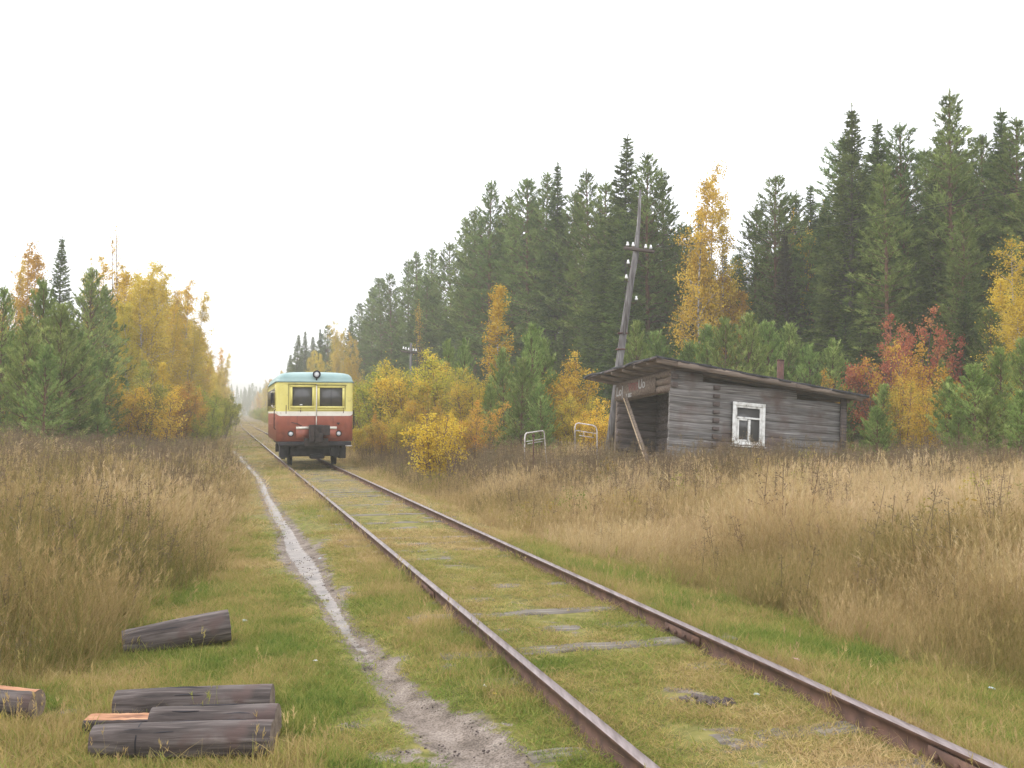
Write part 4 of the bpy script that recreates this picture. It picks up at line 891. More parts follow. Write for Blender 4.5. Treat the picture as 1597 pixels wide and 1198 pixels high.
for i, (x, yt, Y, mt, wd, lab) in enumerate([(190, 590, 49, 'bush_yellow', .9, 'bright yellow bush at the right end of the left pines'), (215, 575, 50, 'bush_green', .9, 'yellow-green bush leftmost under the golden birches'), (245, 600, 50, 'bush_yellow', .9, 'yellow bush with orange tips under the golden birches'), (272, 596, 54, 'bush_mix', .9, 'fading bush in the middle of the left bush row'), (295, 610, 56, 'bush_mix', .8, 'brownish yellow bush toward the path'), (316, 606, 62, 'bush_green', .8, 'yellow-green bush right of the brownish one'), (334, 612, 70, 'bush_green', .8, 'thin yellow-green bush by the far end of the path'), (318, 648, 54, 'bush_green', .8, 'small lime bush low beside the path bend'), (348, 618, 84, 'bush_green', .8, 'bush hugging the line where the path disappears'), (356, 622, 110, 'bush_green', .8, 'last near bush on the left of the line')]):
    T(x, yt - 6, Y, 'bush', lab, mat=mt, v=i, wide=wd * 1.3)

# --- right side skyline
ordw = ['first', 'second', 'third', 'fourth', 'fifth', 'sixth', 'seventh', 'eighth', 'ninth', 'tenth', 'eleventh', 'twelfth', 'thirteenth', 'fourteenth', 'fifteenth', 'sixteenth', 'seventeenth', 'eighteenth', 'nineteenth', 'twentieth', 'twenty-first', 'twenty-second']
sk = [(452, 552, 175, 'spruce', 0), (462, 520, 150, 'spruce', 0), (476, 516, 152, 'spruce', 1), (488, 524, 158, 'spruce', 2), (500, 512, 150, 'spruce', 3), (512, 506, 150, 'pine', 1), (545, 492, 140, 'spruce', 1), (562, 470, 135, 'pine', 2), (580, 447, 128, 'pine', 0), (597, 432, 122, 'pine', 3), (612, 425, 118, 'pine', 1), (640, 402, 112, 'pine', 2), (655, 392, 108, 'pine', 4), (676, 388, 105, 'pine', 0), (703, 378, 98, 'pine', 1), (727, 338, 92, 'pine', 4), (745, 322, 88, 'pine', 2), (766, 280, 82, 'pine', 4), (797, 305, 82, 'pine', 0), (826, 278, 76, 'pine', 3), (846, 272, 74, 'pine', 4), (870, 252, 72, 'spruce', 3), (892, 300, 72, 'pine', 1), (915, 262, 68, 'pine', 2), (942, 285, 66, 'pine', 1), (969, 213, 62, 'spruce', 2), (1012, 237, 60, 'pine', 0), (1035, 262, 62, 'pine', 2), (1095, 330, 62, 'spruce', 1), (1128, 395, 64, 'spruce', 3), (1152, 392, 64, 'spruce', 2), (1180, 325, 60, 'pine', 3), (1213, 273, 58, 'pine', 1), (1236, 300, 60, 'pine', 2), (1255, 288, 62, 'spruce', 3), (1322, 162, 50, 'spruce', 0), (1345, 260, 55, 'spruce', 1), (1375, 188, 53, 'spruce', 2), (1415, 190, 52, 'pine', 1), (1395, 250, 56, 'pine', 2), (1440, 235, 55, 'pine', 0), (1482, 138, 48, 'pine', 2), (1530, 215, 52, 'pine', 3), (1572, 165, 48, 'spruce', 2), (1590, 185, 47, 'pine', 0), (1610, 175, 50, 'spruce', 1), (1550, 300, 54, 'spruce', 3)]
named = {969: 'tallest sharp-topped spruce left of the telegraph pole', 1322: 'tall spruce with a needle-thin spire right of the stove pipe', 1482: 'tallest pine, with an orange trunk, towering near the right edge', 1572: 'dark spruce against the right picture edge', 870: 'pointed conifer highest in the middle of the forest wall', 766: 'tall narrow pine where the forest skyline steps down to the left', 1213: 'thin see-through pine at the right of the gap in the skyline', 1375: 'dark spruce between the spire spruce and the tallest pine', 915: 'open-topped pine between two pointed conifers', 1012: 'pine whose top shows just right of the pole tip'}
seen_ = {}; sk.sort()
for (x, yt, Y, kd, v) in sk:
    if x not in named:
        lm = 'right of the railcar roof' if x < 783 else ('right of the bright yellow birch' if x < 995 else ('right of the telegraph pole' if x < 1322 else 'right of the spire spruce'))
        seen_[lm] = seen_.get(lm, 0) + 1; named[x] = ('%s unnamed dark %s top on the forest skyline %s' % (ordw[seen_[lm] - 1], 'spruce' if kd == 'spruce' else 'pine', lm)).replace('unnamed ', '')
    if x in named: T(x, yt, Y, kd, named[x], v=v, wide=1.25)
    else: T(x, yt, Y, kd, 'dark green conifer on the skyline of the right-hand forest', 'skyline conifers of the right forest', v=v)
T(1074, 254, 56, 'birch', 'tall amber-yellow birch rising right of the telegraph pole', v=0, wide=.9, mat='larch')
T(1108, 322, 57, 'birch', 'shorter amber birch joined to the tall amber one', v=1, wide=1.0, mat='larch')
T(1142, 420, 55, 'birch', 'low amber birch crown above the shed roof', v=3, wide=1.1, mat='larch')
T(1285, 318, 62, 'bare', 'grey leafless tree left of the spire spruce', v=0, wide=.9)
T(1236, 318, 58, 'bare', 'grey leafless tree beside the see-through pine', v=1, wide=1.0)
T(1262, 350, 56, 'bare', 'brownish leafless tree among pines behind the chimney', v=0, wide=1.1)
T(1605, 365, 38, 'birch', 'bright amber birch at the right picture edge', v=2, wide=1.1, mat='larch')
T(1562, 430, 40, 'birch_small', 'amber young birch left of the bright amber edge tree', mat='larch', v=0, wide=1.2)
T(902, 300, 80, 'larch', 'yellow-orange tree half hidden between forest pines', v=1, wide=.7)
T(650, 470, 100, 'bare', 'reddish thin-leaved tree inside the dark pines', v=0, wide=1.0)
skx = [s_[0] for s_ in sk]; sky_ = [s_[1] for s_ in sk]
o_ = np.argsort(skx); skx = np.array(skx)[o_]; sky_ = np.array(sky_)[o_]
def YW(x): return np.interp(x, [440, 520, 600, 700, 800, 900, 1000, 1150, 1250, 1350, 1500, 1620], [175, 150, 120, 98, 80, 68, 60, 60, 56, 50, 46, 44])
for i in range(165):
    x = random.uniform(445, 1625) if i % 2 else random.uniform(560, 1625); Y = YW(x) + random.uniform(-3, 16); lo = float(np.interp(x, skx, sky_))
    if 1110 < x < 1200: lo = max(lo, 400)
    yt = lo + random.uniform(25, 110) * 60 / Y + (15 if i % 3 else 60); kd = random.choice(['pine', 'pine', 'spruce', 'pine', 'spruce']); 
    T(x, yt, Y, kd, 'dark conifer filling the depth of the right-hand forest', 'conifers inside the right forest', wide=1.3, mat='spruce_faded' if random.random() < .08 else None)
for i in range(12):
    x = random.uniform(1150, 1620); T(x, random.uniform(430, 520), YW(x) - 3, 'spruce', 'smaller dark spruce at the foot of the right-hand forest', 'small spruces at the forest foot', wide=1.25)
for i in range(14):
    x = random.uniform(560, 1130); T(x, random.uniform(470, 545), YW(x) - 4, 'spruce', 'smaller dark spruce at the foot of the forest behind the bushes', 'small spruces behind the bushes', wide=1.25)
# yellow trees far along the right of the line
for (x, yt, Y, wd) in [(520, 512, 140, .8), (532, 498, 138, .8), (484, 545, 145, .8), (540, 540, 120, .9), (555, 560, 110, .9), (425, 590, 260, .9), (436, 582, 235, .9), (446, 578, 210, .9), (414, 600, 300, .9), (405, 610, 350, .9), (560, 520, 125, .7), (470, 548, 160, .8), (505, 550, 140, .9)]:
    T(x, yt, Y, 'birch', 'golden birch far along the right side of the line', 'distant birches right of the line', mat=random.choice(['birch_orange', 'birch', 'birch_orange']), wide=wd)
# right thicket between railcar and shed
T(783, 443, 50, 'birch_small', 'bright yellow pointed birch standing alone before the dark forest', v=0, wide=1.25)
thick = [(568, 590, 56, 'bush', 'bush_mix', 'faded bush directly right of the railcar'), (590, 580, 53, 'bush', 'bush_mix', 'second bush right of the railcar'), (608, 568, 52, 'bush', 'bush_green', 'yellow-green bush behind the orange one'), (632, 555, 50, 'bush', 'bush_mix', 'orange-yellow bush below the distant pole'), (655, 552, 50, 'bush', 'bush_yellow', 'golden bush right of the distant pole'), (676, 545, 50, 'bush', 'bush_mix', 'tall orange bush in the middle of the thicket'), (700, 560, 52, 'bush', 'bush_green', 'green-yellow bush below the young pine candles'), (722, 570, 48, 'bush', 'bush_green', 'lime tinted bush left of the bright birch'), (742, 580, 46, 'bush', 'bush_mix', 'rusty bush at the foot of the bright birch'), (600, 640, 44, 'bush', 'bush_mix', 'low dark-stemmed bush near the railcar'), (630, 630, 42, 'bush', 'bush_mix', 'low dark-stemmed bush in the middle of the thicket front'), (740, 622, 38, 'bush', 'bush_mix', 'rust-orange bush in front of the small pines'), (715, 640, 38, 'bush', 'bush_yellow', 'low golden bush right of the nearest yellow bush'), (665, 610, 43, 'bush', 'bush_mix', 'purple-stemmed bush behind the nearest yellow bush'), (572, 650, 46, 'bush', 'bush_mix', 'low purple-stemmed bush beside the railcar wheels'), (880, 545, 46, 'bush', 'bush_yellow', 'yellow-leaved bush right of the small pines'), (935, 618, 40, 'bush', 'bush_yellow', 'sparse yellow bush left of the shed eave'), (900, 610, 44, 'bush', 'bush_mix', 'thin bush behind the white railings')]
for i, (x, yt, Y, kd, mt, lab) in enumerate(thick): T(x, yt, Y, kd, lab, mat=mt, v=i, wide=1.1)
T(680, 640, 28.5, 'bush_small', 'nearest bright yellow-orange bush at the edge of the dry grass', v=0, wide=1.25)
T(694, 655, 28, 'bush_small', 'small yellow bush touching the nearest bright one', v=1, wide=1.1)
for (x, yt, Y, v, wd, lab) in [(832, 508, 46, 0, 1.1, 'green young pine right of the bright yellow birch'), (786, 545, 45, 1, 1.1, 'young pine in front of the bright yellow birch'), (812, 560, 43, 2, 1.2, 'low broad young pine between birch and railings'), (850, 530, 47, 3, 1.1, 'young pine behind the left railing'), (700, 532, 54, 0, .8, 'young pine candle poking above the bushes, left one'), (723, 530, 54, 1, .8, 'young pine candle poking above the bushes, right one'), (765, 600, 41, 3, 1.1, 'low young pine at the foot of the thicket'), (845, 600, 42, 2, 1.2, 'low green pine just left of the tilted railing'), (992, 505, 45, 1, 1.1, 'young pine behind the shed, left of the pole'), (1022, 520, 46, 2, 1.1, 'young pine just right of the pole behind the shed roof'), (1100, 510, 43, 3, 1.2, 'young pine above the shed roof, left'), (1130, 500, 42, 0, 1.2, 'young pine above the middle of the shed roof'), (1166, 492, 42, 1, 1.2, 'tallest young pine above the shed roof'), (1200, 505, 43, 2, 1.2, 'young pine left of the stove pipe'), (1232, 508, 44, 3, 1.15, 'young pine right behind the stove pipe'), (1262, 540, 42, 0, 1.2, 'low young pine right of the stove pipe'), (1298, 532, 42, 1, 1.2, 'young pine left of the red rowan'), (1075, 535, 44, 2, 1.2, 'low young pine behind the shed ridge'),
        (1368, 634, 29.3, 2, 1.5, 'low green pine hugging the right end of the shed'), (1375, 600, 36, 3, 1.4, 'green pine between the shed and the rowan'), (1480, 590, 31, 1, 1.4, 'green pine bush left in the right-hand group'), (1520, 570, 30, 2, 1.4, 'green pine bush in the middle of the right-hand group'), (1560, 545, 31, 0, 1.3, 'taller green pine in the right-hand group'), (1600, 530, 29, 3, 1.4, 'green pine cut by the right picture edge'), (1540, 620, 27.5, 3, 1.5, 'lowest front pine of the right-hand group'), (1495, 640, 29, 0, 1.4, 'small front pine of the right-hand group'), (1590, 610, 27, 1, 1.5, 'front pine at the right edge behind the dry grass')]:
    T(x, yt, Y, 'pine_young', lab, v=v, wide=wd)
T(1375, 490, 40, 'rowan', 'salmon-red rowan right of the shed', v=0, wide=.95)
T(1425, 482, 41, 'rowan', 'red and orange rowan behind the salmon one', v=1, wide=.95)
T(1430, 530, 38, 'bush', 'ochre-leaved tall bush below the rowans', mat='larch', v=1, wide=.9)
T(1410, 585, 36, 'bush', 'yellow-green bush below the red rowans', mat='bush_mix', v=2, wide=.9)
T(1448, 600, 37, 'bush', 'sparse ochre bush left of the right pines', mat='bush_yellow', v=3, wide=.8)
T(1500, 520, 42, 'rowan', 'thin reddish rowan half hidden behind the right pines', v=0, wide=.8)
T(1465, 560, 38, 'pine_mid', 'dark pine behind the right-hand green group', v=1, wide=1.0, mat='pine')
T(1545, 480, 40, 'pine_mid', 'tall dark green pine above the right-hand group', v=2, wide=1.1, mat='pine')
T(1285, 575, 40, 'bush', 'thin yellow-leaved bush above the right part of the roof', mat='bush_mix', v=0, wide=.7)
# left depth behind birches
for i in range(26):
    x = random.uniform(-40, 300); yy = float(np.interp(x, [-40, 60, 180, 240, 300], [470, 480, 440, 450, 500])); Y = np.interp(x, [0, 180, 300], [62, 68, 90]) + random.uniform(2, 14)
    T(x, yy + random.uniform(5, 60), Y, random.choice(['pine', 'spruce', 'birch', 'birch']) if x > 150 else random.choice(['pine', 'spruce', 'birch']), 'tree standing in the depth of the left-hand wood', 'trees inside the left wood')

# ------------------------------------------------------------------ scattered ground cover and far woodland (uncountable)
def scatter(name, label, cat, meshes, P, rot, scl, tone, kind='stuff'):
    hold = bpy.data.collections.new(name + '_kinds')
    for i, me in enumerate(meshes): hold.objects.link(bpy.data.objects.new(name + '_kind', me))
    n = len(P); me = bpy.data.meshes.new(name); me.vertices.add(n); me.vertices.foreach_set('co', np.asarray(P, np.float32).ravel())
    for nm, ty, v, key in (('rot', 'FLOAT_VECTOR', rot, 'vector'), ('scl', 'FLOAT_VECTOR', scl, 'vector'), ('tone', 'FLOAT', tone, 'value')):
        a = me.attributes.new(nm, ty, 'POINT'); a.data.foreach_set(key, np.asarray(v, np.float32).ravel())
    a = me.attributes.new('pick', 'INT', 'POINT'); a.data.foreach_set('value', rng.integers(0, len(meshes), n).astype(np.int32))
    o = bpy.data.objects.new(name, me); COL.objects.link(o); tag(o, label, cat, kind=kind)
    t = bpy.data.node_groups.new(name, 'GeometryNodeTree')
    t.interface.new_socket('Geometry', in_out='INPUT', socket_type='NodeSocketGeometry'); t.interface.new_socket('Geometry', in_out='OUTPUT', socket_type='NodeSocketGeometry')
    gi = t.nodes.new('NodeGroupInput'); go = t.nodes.new('NodeGroupOutput'); ip = t.nodes.new('GeometryNodeInstanceOnPoints'); ci = t.nodes.new('GeometryNodeCollectionInfo')
    ci.inputs['Collection'].default_value = hold; ci.inputs['Separate Children'].default_value = True; ci.inputs['Reset Children'].default_value = True
    def na(nm, ty): q = t.nodes.new('GeometryNodeInputNamedAttribute'); q.data_type = ty; q.inputs[0].default_value = nm; return q.outputs['Attribute']
    L = t.links.new; L(gi.outputs[0], ip.inputs['Points']); L(ci.outputs[0], ip.inputs['Instance']); ip.inputs['Pick Instance'].default_value = True
    L(na('pick', 'INT'), ip.inputs['Instance Index']); L(na('rot', 'FLOAT_VECTOR'), ip.inputs['Rotation']); L(na('scl', 'FLOAT_VECTOR'), ip.inputs['Scale']); L(ip.outputs[0], go.inputs[0])
    m = o.modifiers.new('scatter', 'NODES'); m.node_group = t; return o
def blades(g, n, R0, h0, h1, wd, lean, curve, segs=3, bias=(0, 0), tint=(0, 1), hpow=1.0, base_dark=0):
    r = R0 * np.sqrt(rng.random(n)); a = rng.random(n) * 6.283; B = np.stack([r * np.cos(a), r * np.sin(a), np.full(n, -.02)], 1)
    az = rng.random(n) * 6.283; h = h0 + (h1 - h0) * rng.random(n) ** hpow; d = np.stack([np.cos(az), np.sin(az)], 1) * (lean * rng.random(n))[:, None] + np.array(bias)
    cv = curve * rng.random(n); tt = tint[0] + (tint[1] - tint[0]) * rng.random(n)
    fa = rng.random(n) * 6.283; s = np.stack([np.cos(fa), np.sin(fa), np.zeros(n)], 1); V = []
    for k in range(segs + 1):
        f = k / segs; q = B.copy(); q[:, :2] += d * (h * (f + cv * f * f))[:, None]; q[:, 2] += h * f * (1 - .35 * cv * f); w_ = wd * (1 - .85 * f ** 1.5) / 2
        V += [q - s * w_, q + s * w_]
    V = np.stack(V, 1); m = 2 * (segs + 1); Q = (np.arange(n)[:, None, None] * m + np.array([[2 * k, 2 * k + 1, 2 * k + 3, 2 * k + 2] for k in range(segs)])[None]).reshape(-1, 4)
    g.add(V.reshape(-1, 3), Q=Q, c=np.repeat(tt, m)); return V[:, -1], d, h, tt
def heads(g, tip, d, h, tt, frac, ln, k=7):
    sel = np.where((rng.random(len(tip)) < frac) & (h > np.median(h)))[0]; P = tip[sel]; D = unit(np.column_stack([d[sel] * .8, np.full(len(sel), .75)]))
    P = P - D * ln * .4
    needles(g, np.repeat(P, 2, 0) + np.tile([[0, 0, 0], [0, 0, ln * .4]], (len(P), 1)), np.repeat(D, 2, 0), k, ln * .55, .006, .28, np.repeat(np.clip(tt[sel] * .6 + .35, 0, 1), 2))
G1 = []; G2 = []; G3 = []; W1 = []; W2 = []
for i in range(4):
    g = Geo(); blades(g, 85, .15, .025, .085, .0058, .7, .8, 2, tint=(0, 1)); blades(g, 9, .15, .06, .16, .0035, .8, .9, 3, tint=(.7, 1)); G1.append(g.mesh('tuft', M['grass_short']))
for i in range(3):
    g = Geo(); blades(g, 55, .13, .08, .24, .005, .55, .8, 3, tint=(0, 1)); t_ = blades(g, 10, .1, .15, .42, .003, .3, .5, 3, tint=(.6, 1)); heads(g, *t_, .6, .07, 4); G2.append(g.mesh('tuft', M['grass_short']))
for i in range(6):
    g = Geo(); bz_ = (.10 + .10 * random.random(), .02)
    t_ = blades(g, 38, .22, .35, 1.0,   .0065, .38 if i % 3 else .85, 1.0 if i % 3 else 1.5, 4, bias=bz_, tint=(.1, 1), hpow=.9); heads(g, *t_, .5, .13, 6)
    blades(g, 30, .20, .10, .45, .009, .7, 1.2, 3, bias=bz_, tint=(0, .8)); G3.append(g.mesh('tussock', M['grass_dry']))
for i in range(4):      # withered forbs
    g = Geo()
    for s_ in range(3):
        a = rng.random() * 6.28; r = .28 * rng.random(); h = .5 + .55 * rng.random(); l_ = rng.normal(size=2) * .09; b = np.array([r * math.cos(a), r * math.sin(a), -.02]); tp = b + np.array([l_[0], l_[1], h])
        g.tube([b, (b + tp) / 2 + rng.normal(size=3) * .01, tp], [.005, .004, .0025], 3, cap=False, tint=.4)
        for q in range(9):
            f = .35 + .65 * rng.random(); c = b + (tp - b) * f; dv = unit(rng.normal(size=3) * [1, 1, .4] + [0, 0, .8]); e = c + dv * .16 * (1.2 - f); g.tube([c, e], [.003, .002], 3, cap=False, tint=.4)
            P = e + rng.normal(size=(5, 3)) * .02; leaves(g, P, .020, np.full(5, .35 + .4 * rng.random()))
    W1.append(g.mesh('stalks', M['weed']))
for i in range(3):      # late green herbs
    g = Geo()
    for s_ in range(9):
        a = rng.random() * 6.28; r = .2 * rng.random(); h = .2 + .5 * rng.random(); b = np.array([r * math.cos(a), r * math.sin(a), 0]); tp = b + np.array([rng.normal() * .08, rng.normal() * .08, h])
        g.tube([b, tp], [.004, .002], 3, cap=False, tint=.2); n = 26; f = rng.random((n, 1)); leaves(g, b + (tp - b) * f + rng.normal(size=(n, 3)) * .045, .045, np.full(n, .3 + .5 * rng.random()), .4)
    W2.append(g.mesh('herb', M['weed_green']))
def cloud(n, y0, y1, ypow=1.0, u0=-30, u1=40, pad=.16):
    Y = y0 + (y1 - y0) * rng.random(n) ** ypow; half = .535 + pad; X = (rng.random(n) * 2 - 1) * (half * Y + 1.6)
    u = U(X, Y); k = (u > u0) & (u < u1); return X[k], Y[k], u[k]
def finish(X, Y, tilt=.12, z=0): n = len(X); return np.stack([X, Y, gz(X, Y) + z], 1), np.stack([rng.normal(size=n) * tilt, rng.normal(size=n) * tilt, rng.random(n) * 6.283], 1)
def offshed(X, Y):
    M_ = np.array(shed_M.inverted()); q = np.stack([X, Y, gz(X, Y), np.ones(len(X))], 0); l = M_ @ q
    return ~((l[0] > -.1) & (l[0] < L_ + .1) & (l[1] > -.02) & (l[1] < W_ + .1))
offlog = [gpt(*q) + (r_,) for q, r_ in (((287, 1150, .1), .52), ((336, 1124, .1), .42), ((205, 1128, .1), .30), ((304, 1094, .1), .5), ((276, 992, .1), .42), ((0, 1090, .1), .3))]
def clearlog(X, Y):
    k = np.ones(len(X), bool)
    for (a, b, r_) in offlog: k &= ~((np.abs(X - a) < r_) & (np.abs(Y - b) < .125))
    return k
# short turf (area-uniform in ground space: sample Y with density growing with width)
def turf(n, y0, y1, meshes, name, label, s0, s1, u0, u1, keep, hs=1.0):
    X, Y, u = cloud(n, y0, y1, 1.0, u0, u1); mud, wet, tall, dn = masks(X, Y); k = keep(mud, tall, u, X, Y) & clearlog(X, Y) & offshed(X, Y) & ((dn > 1.25 + .5 * (fbm(X * 3, Y * 3, 8) - .5)) | (Y < 4))
    k &= np.abs(np.abs(u) - .80) > .075
    k &= ~((np.abs(u) < .95) & (Y > 33.5) & (Y < 44) & (rng.random(len(u)) < .7))
    for (sy, su, sw) in SLP:
        k &= ~((np.abs(Y - sy + .2819 * u) < .17 + .008 * sy) & (np.abs(u - su) < sw))
    X, Y, u, mud, tall = X[k], Y[k], u[k], mud[k], tall[k]; P, r = finish(X, Y)
    green = fbm(X * .55, Y * .55, 41) + (fbm(X * 2.6, Y * 2.6, 43) - .5) * .75; tone = np.clip((1 - green) * .95 - .22 + np.clip((Y - 9) / 30, 0, .22) + (np.abs(u) < 1.2) * .12 + tall * .25 + np.where(u > 1.2, .04, 0), 0, .8)
    s = (s0 + (s1 - s0) * rng.random(len(X))) * (1 + np.clip((Y - 8) / 30, 0, 1.2)); hs = hs * np.interp(Y, [8, 18, 35], [1, .75, .42]); s3 = np.stack([s, s, s * hs * (1 - .5 * np.clip(mud, 0, 1)) * np.clip((dn[k] - .9) / 2.2, .35, 1) * np.where(np.abs(u) < .8, .5, 1)], 1)
    return scatter(name, label, 'grass', meshes, P, r, s3, tone)
dens = lambda p: rng.random(len(p)) < p
turf(40000, 2.2, 16, G1, 'short_grass', 'short green turf around the path and the track in the foreground', .8, 1.3, -8, 6, lambda m, t, u, X, Y: (rng.random(len(m)) > m * 2.0) & (m < .62) & (t < .9), hs=.75)
turf(6000, 55, 220, G1, 'short_grass', 'short tawny turf on the far part of the line', 3.0, 5.0, -4, 4.5, lambda m, t, u, X, Y: m < 2, hs=.5)
turf(20000, 14, 60, G1, 'short_grass', 'short mossy turf along the track further away', 1.0, 1.5, -5, 5, lambda m, t, u, X, Y: (rng.random(len(m)) > m * 1.8) & (m < .6) & (t < .9), hs=.55)
turf(9000, 3, 34, G2, 'rough_grass', 'longer grass tufts beside the rails and path edges', .7, 1.2, -6, 6, lambda m, t, u, X, Y: (rng.random(len(m)) > m * 2.2) & (rng.random(len(m)) < np.clip(.10 + 1.2 * (np.abs(np.abs(u) - .98) < .16) + (fbm(X * .8, Y * .8, 61) > .56) * .7 + t * 1.5, 0, 1)) & ~((np.abs(u) < .72) & (rng.random(len(u)) < .8)), hs=.8)
def field(n, y0, y1, ypow, meshes, name, label, u0, u1, keepf, s0, s1, tonef, cat='grass', lean=(.0, .0), zs=1.0):
    X, Y, u = cloud(n, y0, y1, ypow, u0, u1); mud, wet, tall, dn = masks(X, Y); k = (rng.random(len(X)) < keepf(X, Y, u, tall)) & (tall > .15) & clearlog(X, Y) & offshed(X, Y) & (mud < .4); X, Y, u, tall = X[k], Y[k], u[k], tall[k]
    n = len(X); P = np.stack([X, Y, gz(X, Y)], 1); r = np.stack([rng.normal(size=n) * .10 + lean[0], rng.normal(size=n) * .10 + lean[1], rng.normal(size=n) * .9 + np.where(rng.random(n) < .2, 3, 0)], 1)
    s = (s0 + (s1 - s0) * rng.random(n)) * (.45 + .55 * tall) * np.clip(.72 + (Y - 4) / 18, .72, 1) * (.42 + 1.1 * fbm(X * .8, Y * .8, 71, 3)); s3 = np.stack([s * zs * 1.1, s * zs * 1.1, s], 1)
    return scatter(name, label, cat, meshes, P, r, s3, tonef(X, Y, u))
dark = lambda X, Y: np.clip((fbm(X * .16, Y * .16, 91) - .45) * 4, 0, 1)
dt = lambda X, Y, u: np.clip((fbm(X * .35, Y * .35, 51) - .5) * 1.5 + (fbm(X * 2.5, Y * 2.5, 53) - .5) * .5 + .27 - np.clip((9 - Y) / 8, 0, .18), -.05, .6)
field(19000, 2.6, 26, 1.0, G3, 'dry_grass', 'tall dry tawny grass filling the left field', -40, -2.0, lambda X, Y, u, t: np.clip(1.1 - .6 * dark(X, Y), 0, 1) * np.clip(.5 + (Y - 5) / 12, .5, 1), .65, 1.05, dt)
field(10500, 26, 62, .8, G3, 'dry_grass', 'tall dry grass of the left field before the far trees', -40, -2.0, lambda X, Y, u, t: np.where(u > -7.5, .5, .85), .62, .9, dt, zs=1.5)
field(25000, 3.5, 26, 1.0, G3, 'dry_grass', 'tall dry straw-coloured grass between the track and the shed', 1.3, 40, lambda X, Y, u, t: np.clip(1.15 - .3 * dark(X, Y), 0, 1), .55, .85, lambda X, Y, u: np.clip(dt(X, Y, u) + .05, 0, .6))
field(14500, 26, 60, .8, G3, 'dry_grass', 'dry grass around the shed and under the forest edge', 1.3, 45, lambda X, Y, u, t: .9 + 0 * X, .38, .68, dt, zs=1.7)
def wk(X, Y, u, t):
    L_dark = np.exp(-((u + 9) / 5.5) ** 2 - ((Y - 33) / 14) ** 2) * 1.2 + np.exp(-((u + 4) / 2) ** 2 - ((Y - 22) / 5) ** 2) * .8
    R_dark = np.exp(-((u - 11) / 8) ** 2 - ((Y - 25) / 4.5) ** 2) * 1.3 + np.exp(-((u - 4.5) / 2.5) ** 2 - ((Y - 38) / 9) ** 2) * 1.2
    return np.clip((L_dark + R_dark) * (.3 + .9 * fbm(X * .4, Y * .4, 15)) + .04, 0, 1)
field(30000, 7, 62, .85, W1, 'withered_weeds', 'dark withered weed stalks standing in patches among the dry grass', -30, 30, wk, .8, 1.15, lambda X, Y, u: .35 * rng.random(len(X)), cat='weeds')
field(2600, 12, 45, .85, W2, 'green_weeds', 'scattered yellow-green late herbs in the dry fields', -30, 30, lambda X, Y, u, t: np.clip((fbm(X * .35, Y * .35, 5) - .52) * 6, 0, 1), .8, 1.3, lambda X, Y, u: .7 * rng.random(len(X)), cat='weeds')
PBL = []
for i in range(4):
    g = Geo()
    for k_ in range(9):
        a = rng.random() * 6.28; r = .12 * math.sqrt(rng.random()); s_ = .004 + .011 * rng.random() ** 2; c_ = np.array([r * math.cos(a), r * math.sin(a), s_ * .3])
        g.tube([c_ - [s_, 0, 0], c_ - [s_ * .5, 0, 0], c_ + [s_ * .5, 0, 0], c_ + [s_, 0, 0]], np.array([.3, 1, .9, .3]) * s_ * .8, 6, wob=.5, tint=float(.2 + .8 * rng.random()))
    PBL.append(g.mesh('pebble', M['sleeper'] if i % 2 else M['wood_dark']))
Xp, Yp, up_ = cloud(7000, 2.6, 18, 1.0, -5, 1.2); mp_, wp_, tp_, dp_ = masks(Xp, Yp); kp = ((dp_ < 1.3) | (mp_ > .4)) & (rng.random(len(Xp)) < .9); Xp, Yp = Xp[kp], Yp[kp]; Pp, rp = finish(Xp, Yp, z=-.012)
sp0 = .3 + .35 * rng.random(len(Xp)); scatter('path_grit', 'small stones, crumbs and bits of plant litter on the muddy path', 'grit', PBL, Pp, rp, np.stack([sp0, sp0, sp0], 1), np.full(len(Xp), .5))
# low undergrowth closing the feet of the woods
def belt(n, f, meshes, name, label, s0, s1, tone):
    P = []
    for i in range(n): x, y = f(); P.append((x, y, G(x, y)))
    P = np.array(P); n = len(P); s = s0 + (s1 - s0) * rng.random(n); return scatter(name, label, 'undergrowth', meshes, P, np.stack([np.zeros(n), np.zeros(n), rng.random(n) * 6.28], 1), np.stack([s, s, s], 1), np.full(n, tone))
def joined(kind, mats=None):
    out = []
    for (tm, cm, H0) in PROTO[kind]:
        out.append(cm)
    return out
def f_right():
    x = random.uniform(560, 1640); Y = YW(x) + random.uniform(-5, 20); return at(x, 640, Y).x, Y
belt(420, f_right, joined('spruce'), 'forest_undergrowth', 'dark low conifer undergrowth inside the right forest', .12, .30, .5)
def f_left():
    x = random.uniform(-60, 345); Y = float(np.interp(x, [0, 180, 300, 345], [56, 60, 84, 130])) + random.uniform(-6, 18); return at(x, 640, Y).x, Y
belt(160, f_left, joined('bush'), 'wood_undergrowth', 'brownish leafy undergrowth inside the left wood', .5, 1.0, .5)
def f_strip():
    Y = random.uniform(60, 420); s_ = random.choice((-1, 1)); u = (random.uniform(-6.5, -3.4) if s_ < 0 else random.uniform(3.6, 8)); return float(XofU(u, Y)), Y
PB = [c.copy() for (_, c, _) in PROTO['bush']]
for c in PB: c.materials[0] = M['bush_green']
belt(330, f_strip, PB, 'lineside_scrub', 'yellow-green scrub lining both sides of the distant track', .45, .95, .5)
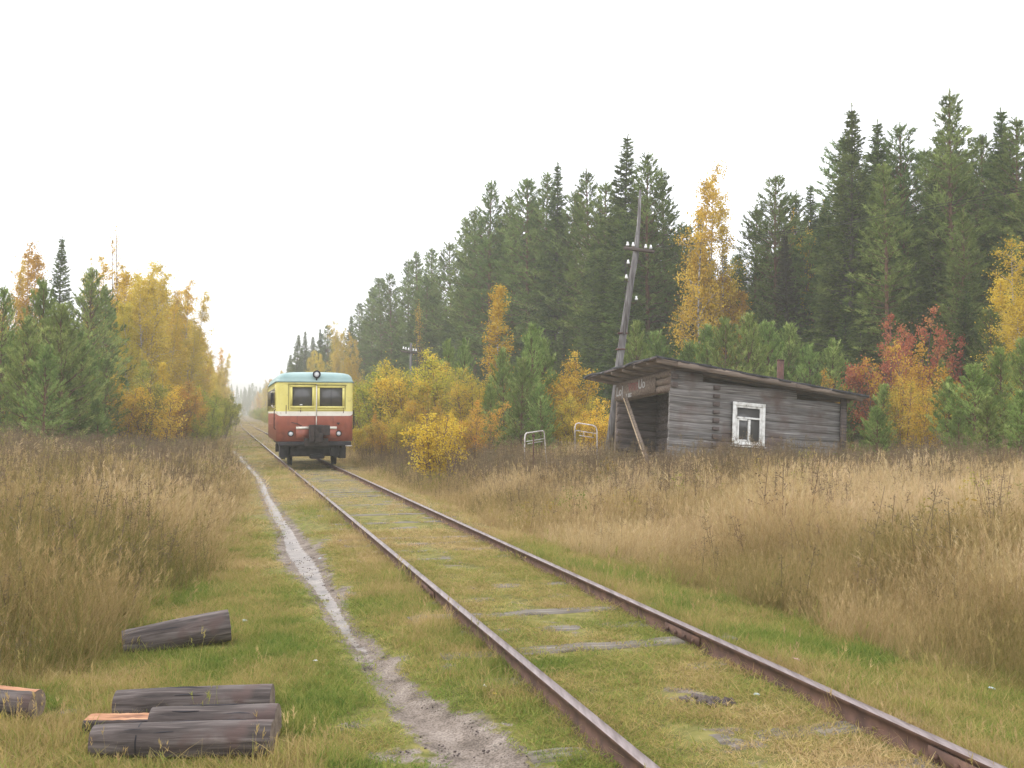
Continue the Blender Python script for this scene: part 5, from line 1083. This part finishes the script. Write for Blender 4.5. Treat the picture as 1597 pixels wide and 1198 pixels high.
# far woodland on both sides and across the end of the line
FB = [c.copy() for (_, c, _) in PROTO['birch']]
for c in FB: c.materials[0] = M['birch_orange']
def far_side(n, u0, u1, y0, y1, sgn):
    def f():
        Y = y0 + (y1 - y0) * random.random(); return float(XofU(sgn * random.uniform(u0, u1), Y)), Y
    return [f() for _ in range(n)]
def far(name, label, pts, meshes, s0, s1):
    P = np.array([(x, y, G(x, y)) for x, y in pts]); n = len(P); s = s0 + (s1 - s0) * rng.random(n)
    return scatter(name, label, 'woodland', meshes, P, np.stack([np.zeros(n), np.zeros(n), rng.random(n) * 6.28], 1), np.stack([s, s, s], 1), np.full(n, .5))
con = [c for (_, c, _) in PROTO['spruce'] + PROTO['pine']]
far('far_birches', 'golden woodland lining the distant part of the line', far_side(280, 9, 28, 200, 640, 1) + far_side(200, 4.5, 22, 150, 640, -1), FB, .8, 1.1)
far('far_conifers', 'distant dark conifer forest on both sides of the line', far_side(400, 22, 60, 160, 680, 1) + far_side(200, 14, 50, 130, 680, -1), con, .75, 1.05)
far('horizon_forest', 'hazy mixed forest closing the view at the end of the line', [(lambda y_: (float(Xc(y_)) + random.uniform(-75, 75), y_))(random.uniform(605, 690)) for _ in range(260)], con + FB, .8, 1.2)
def f_wide():
    Y = random.uniform(75, 200); return float(Y * random.uniform(.10, .62)), Y
far('deep_forest', 'deep dark forest behind the right tree wall', [f_wide() for _ in range(260)], con, .6, .8)

# ------------------------------------------------------------------ damp autumn haze
g = Geo(); g.box((0, 480, 14.0), (1500, 1100, 32)); 
hz = g.obj('haze', None); m, t = newmat('haze'); v = N(t, 'ShaderNodeVolumePrincipled'); v.inputs['Color'].default_value = (.64, .65, .60, 1); v.inputs['Density'].default_value = HAZE_D; v.inputs['Anisotropy'].default_value = 0.0
o = N(t, 'ShaderNodeOutputMaterial'); t.links.new(v.outputs[0], o.inputs['Volume']); hz.data.materials.clear(); hz.data.materials.append(m); tag(hz, kind='stuff', label='thin pale autumn haze hanging over the whole place', cat='haze')
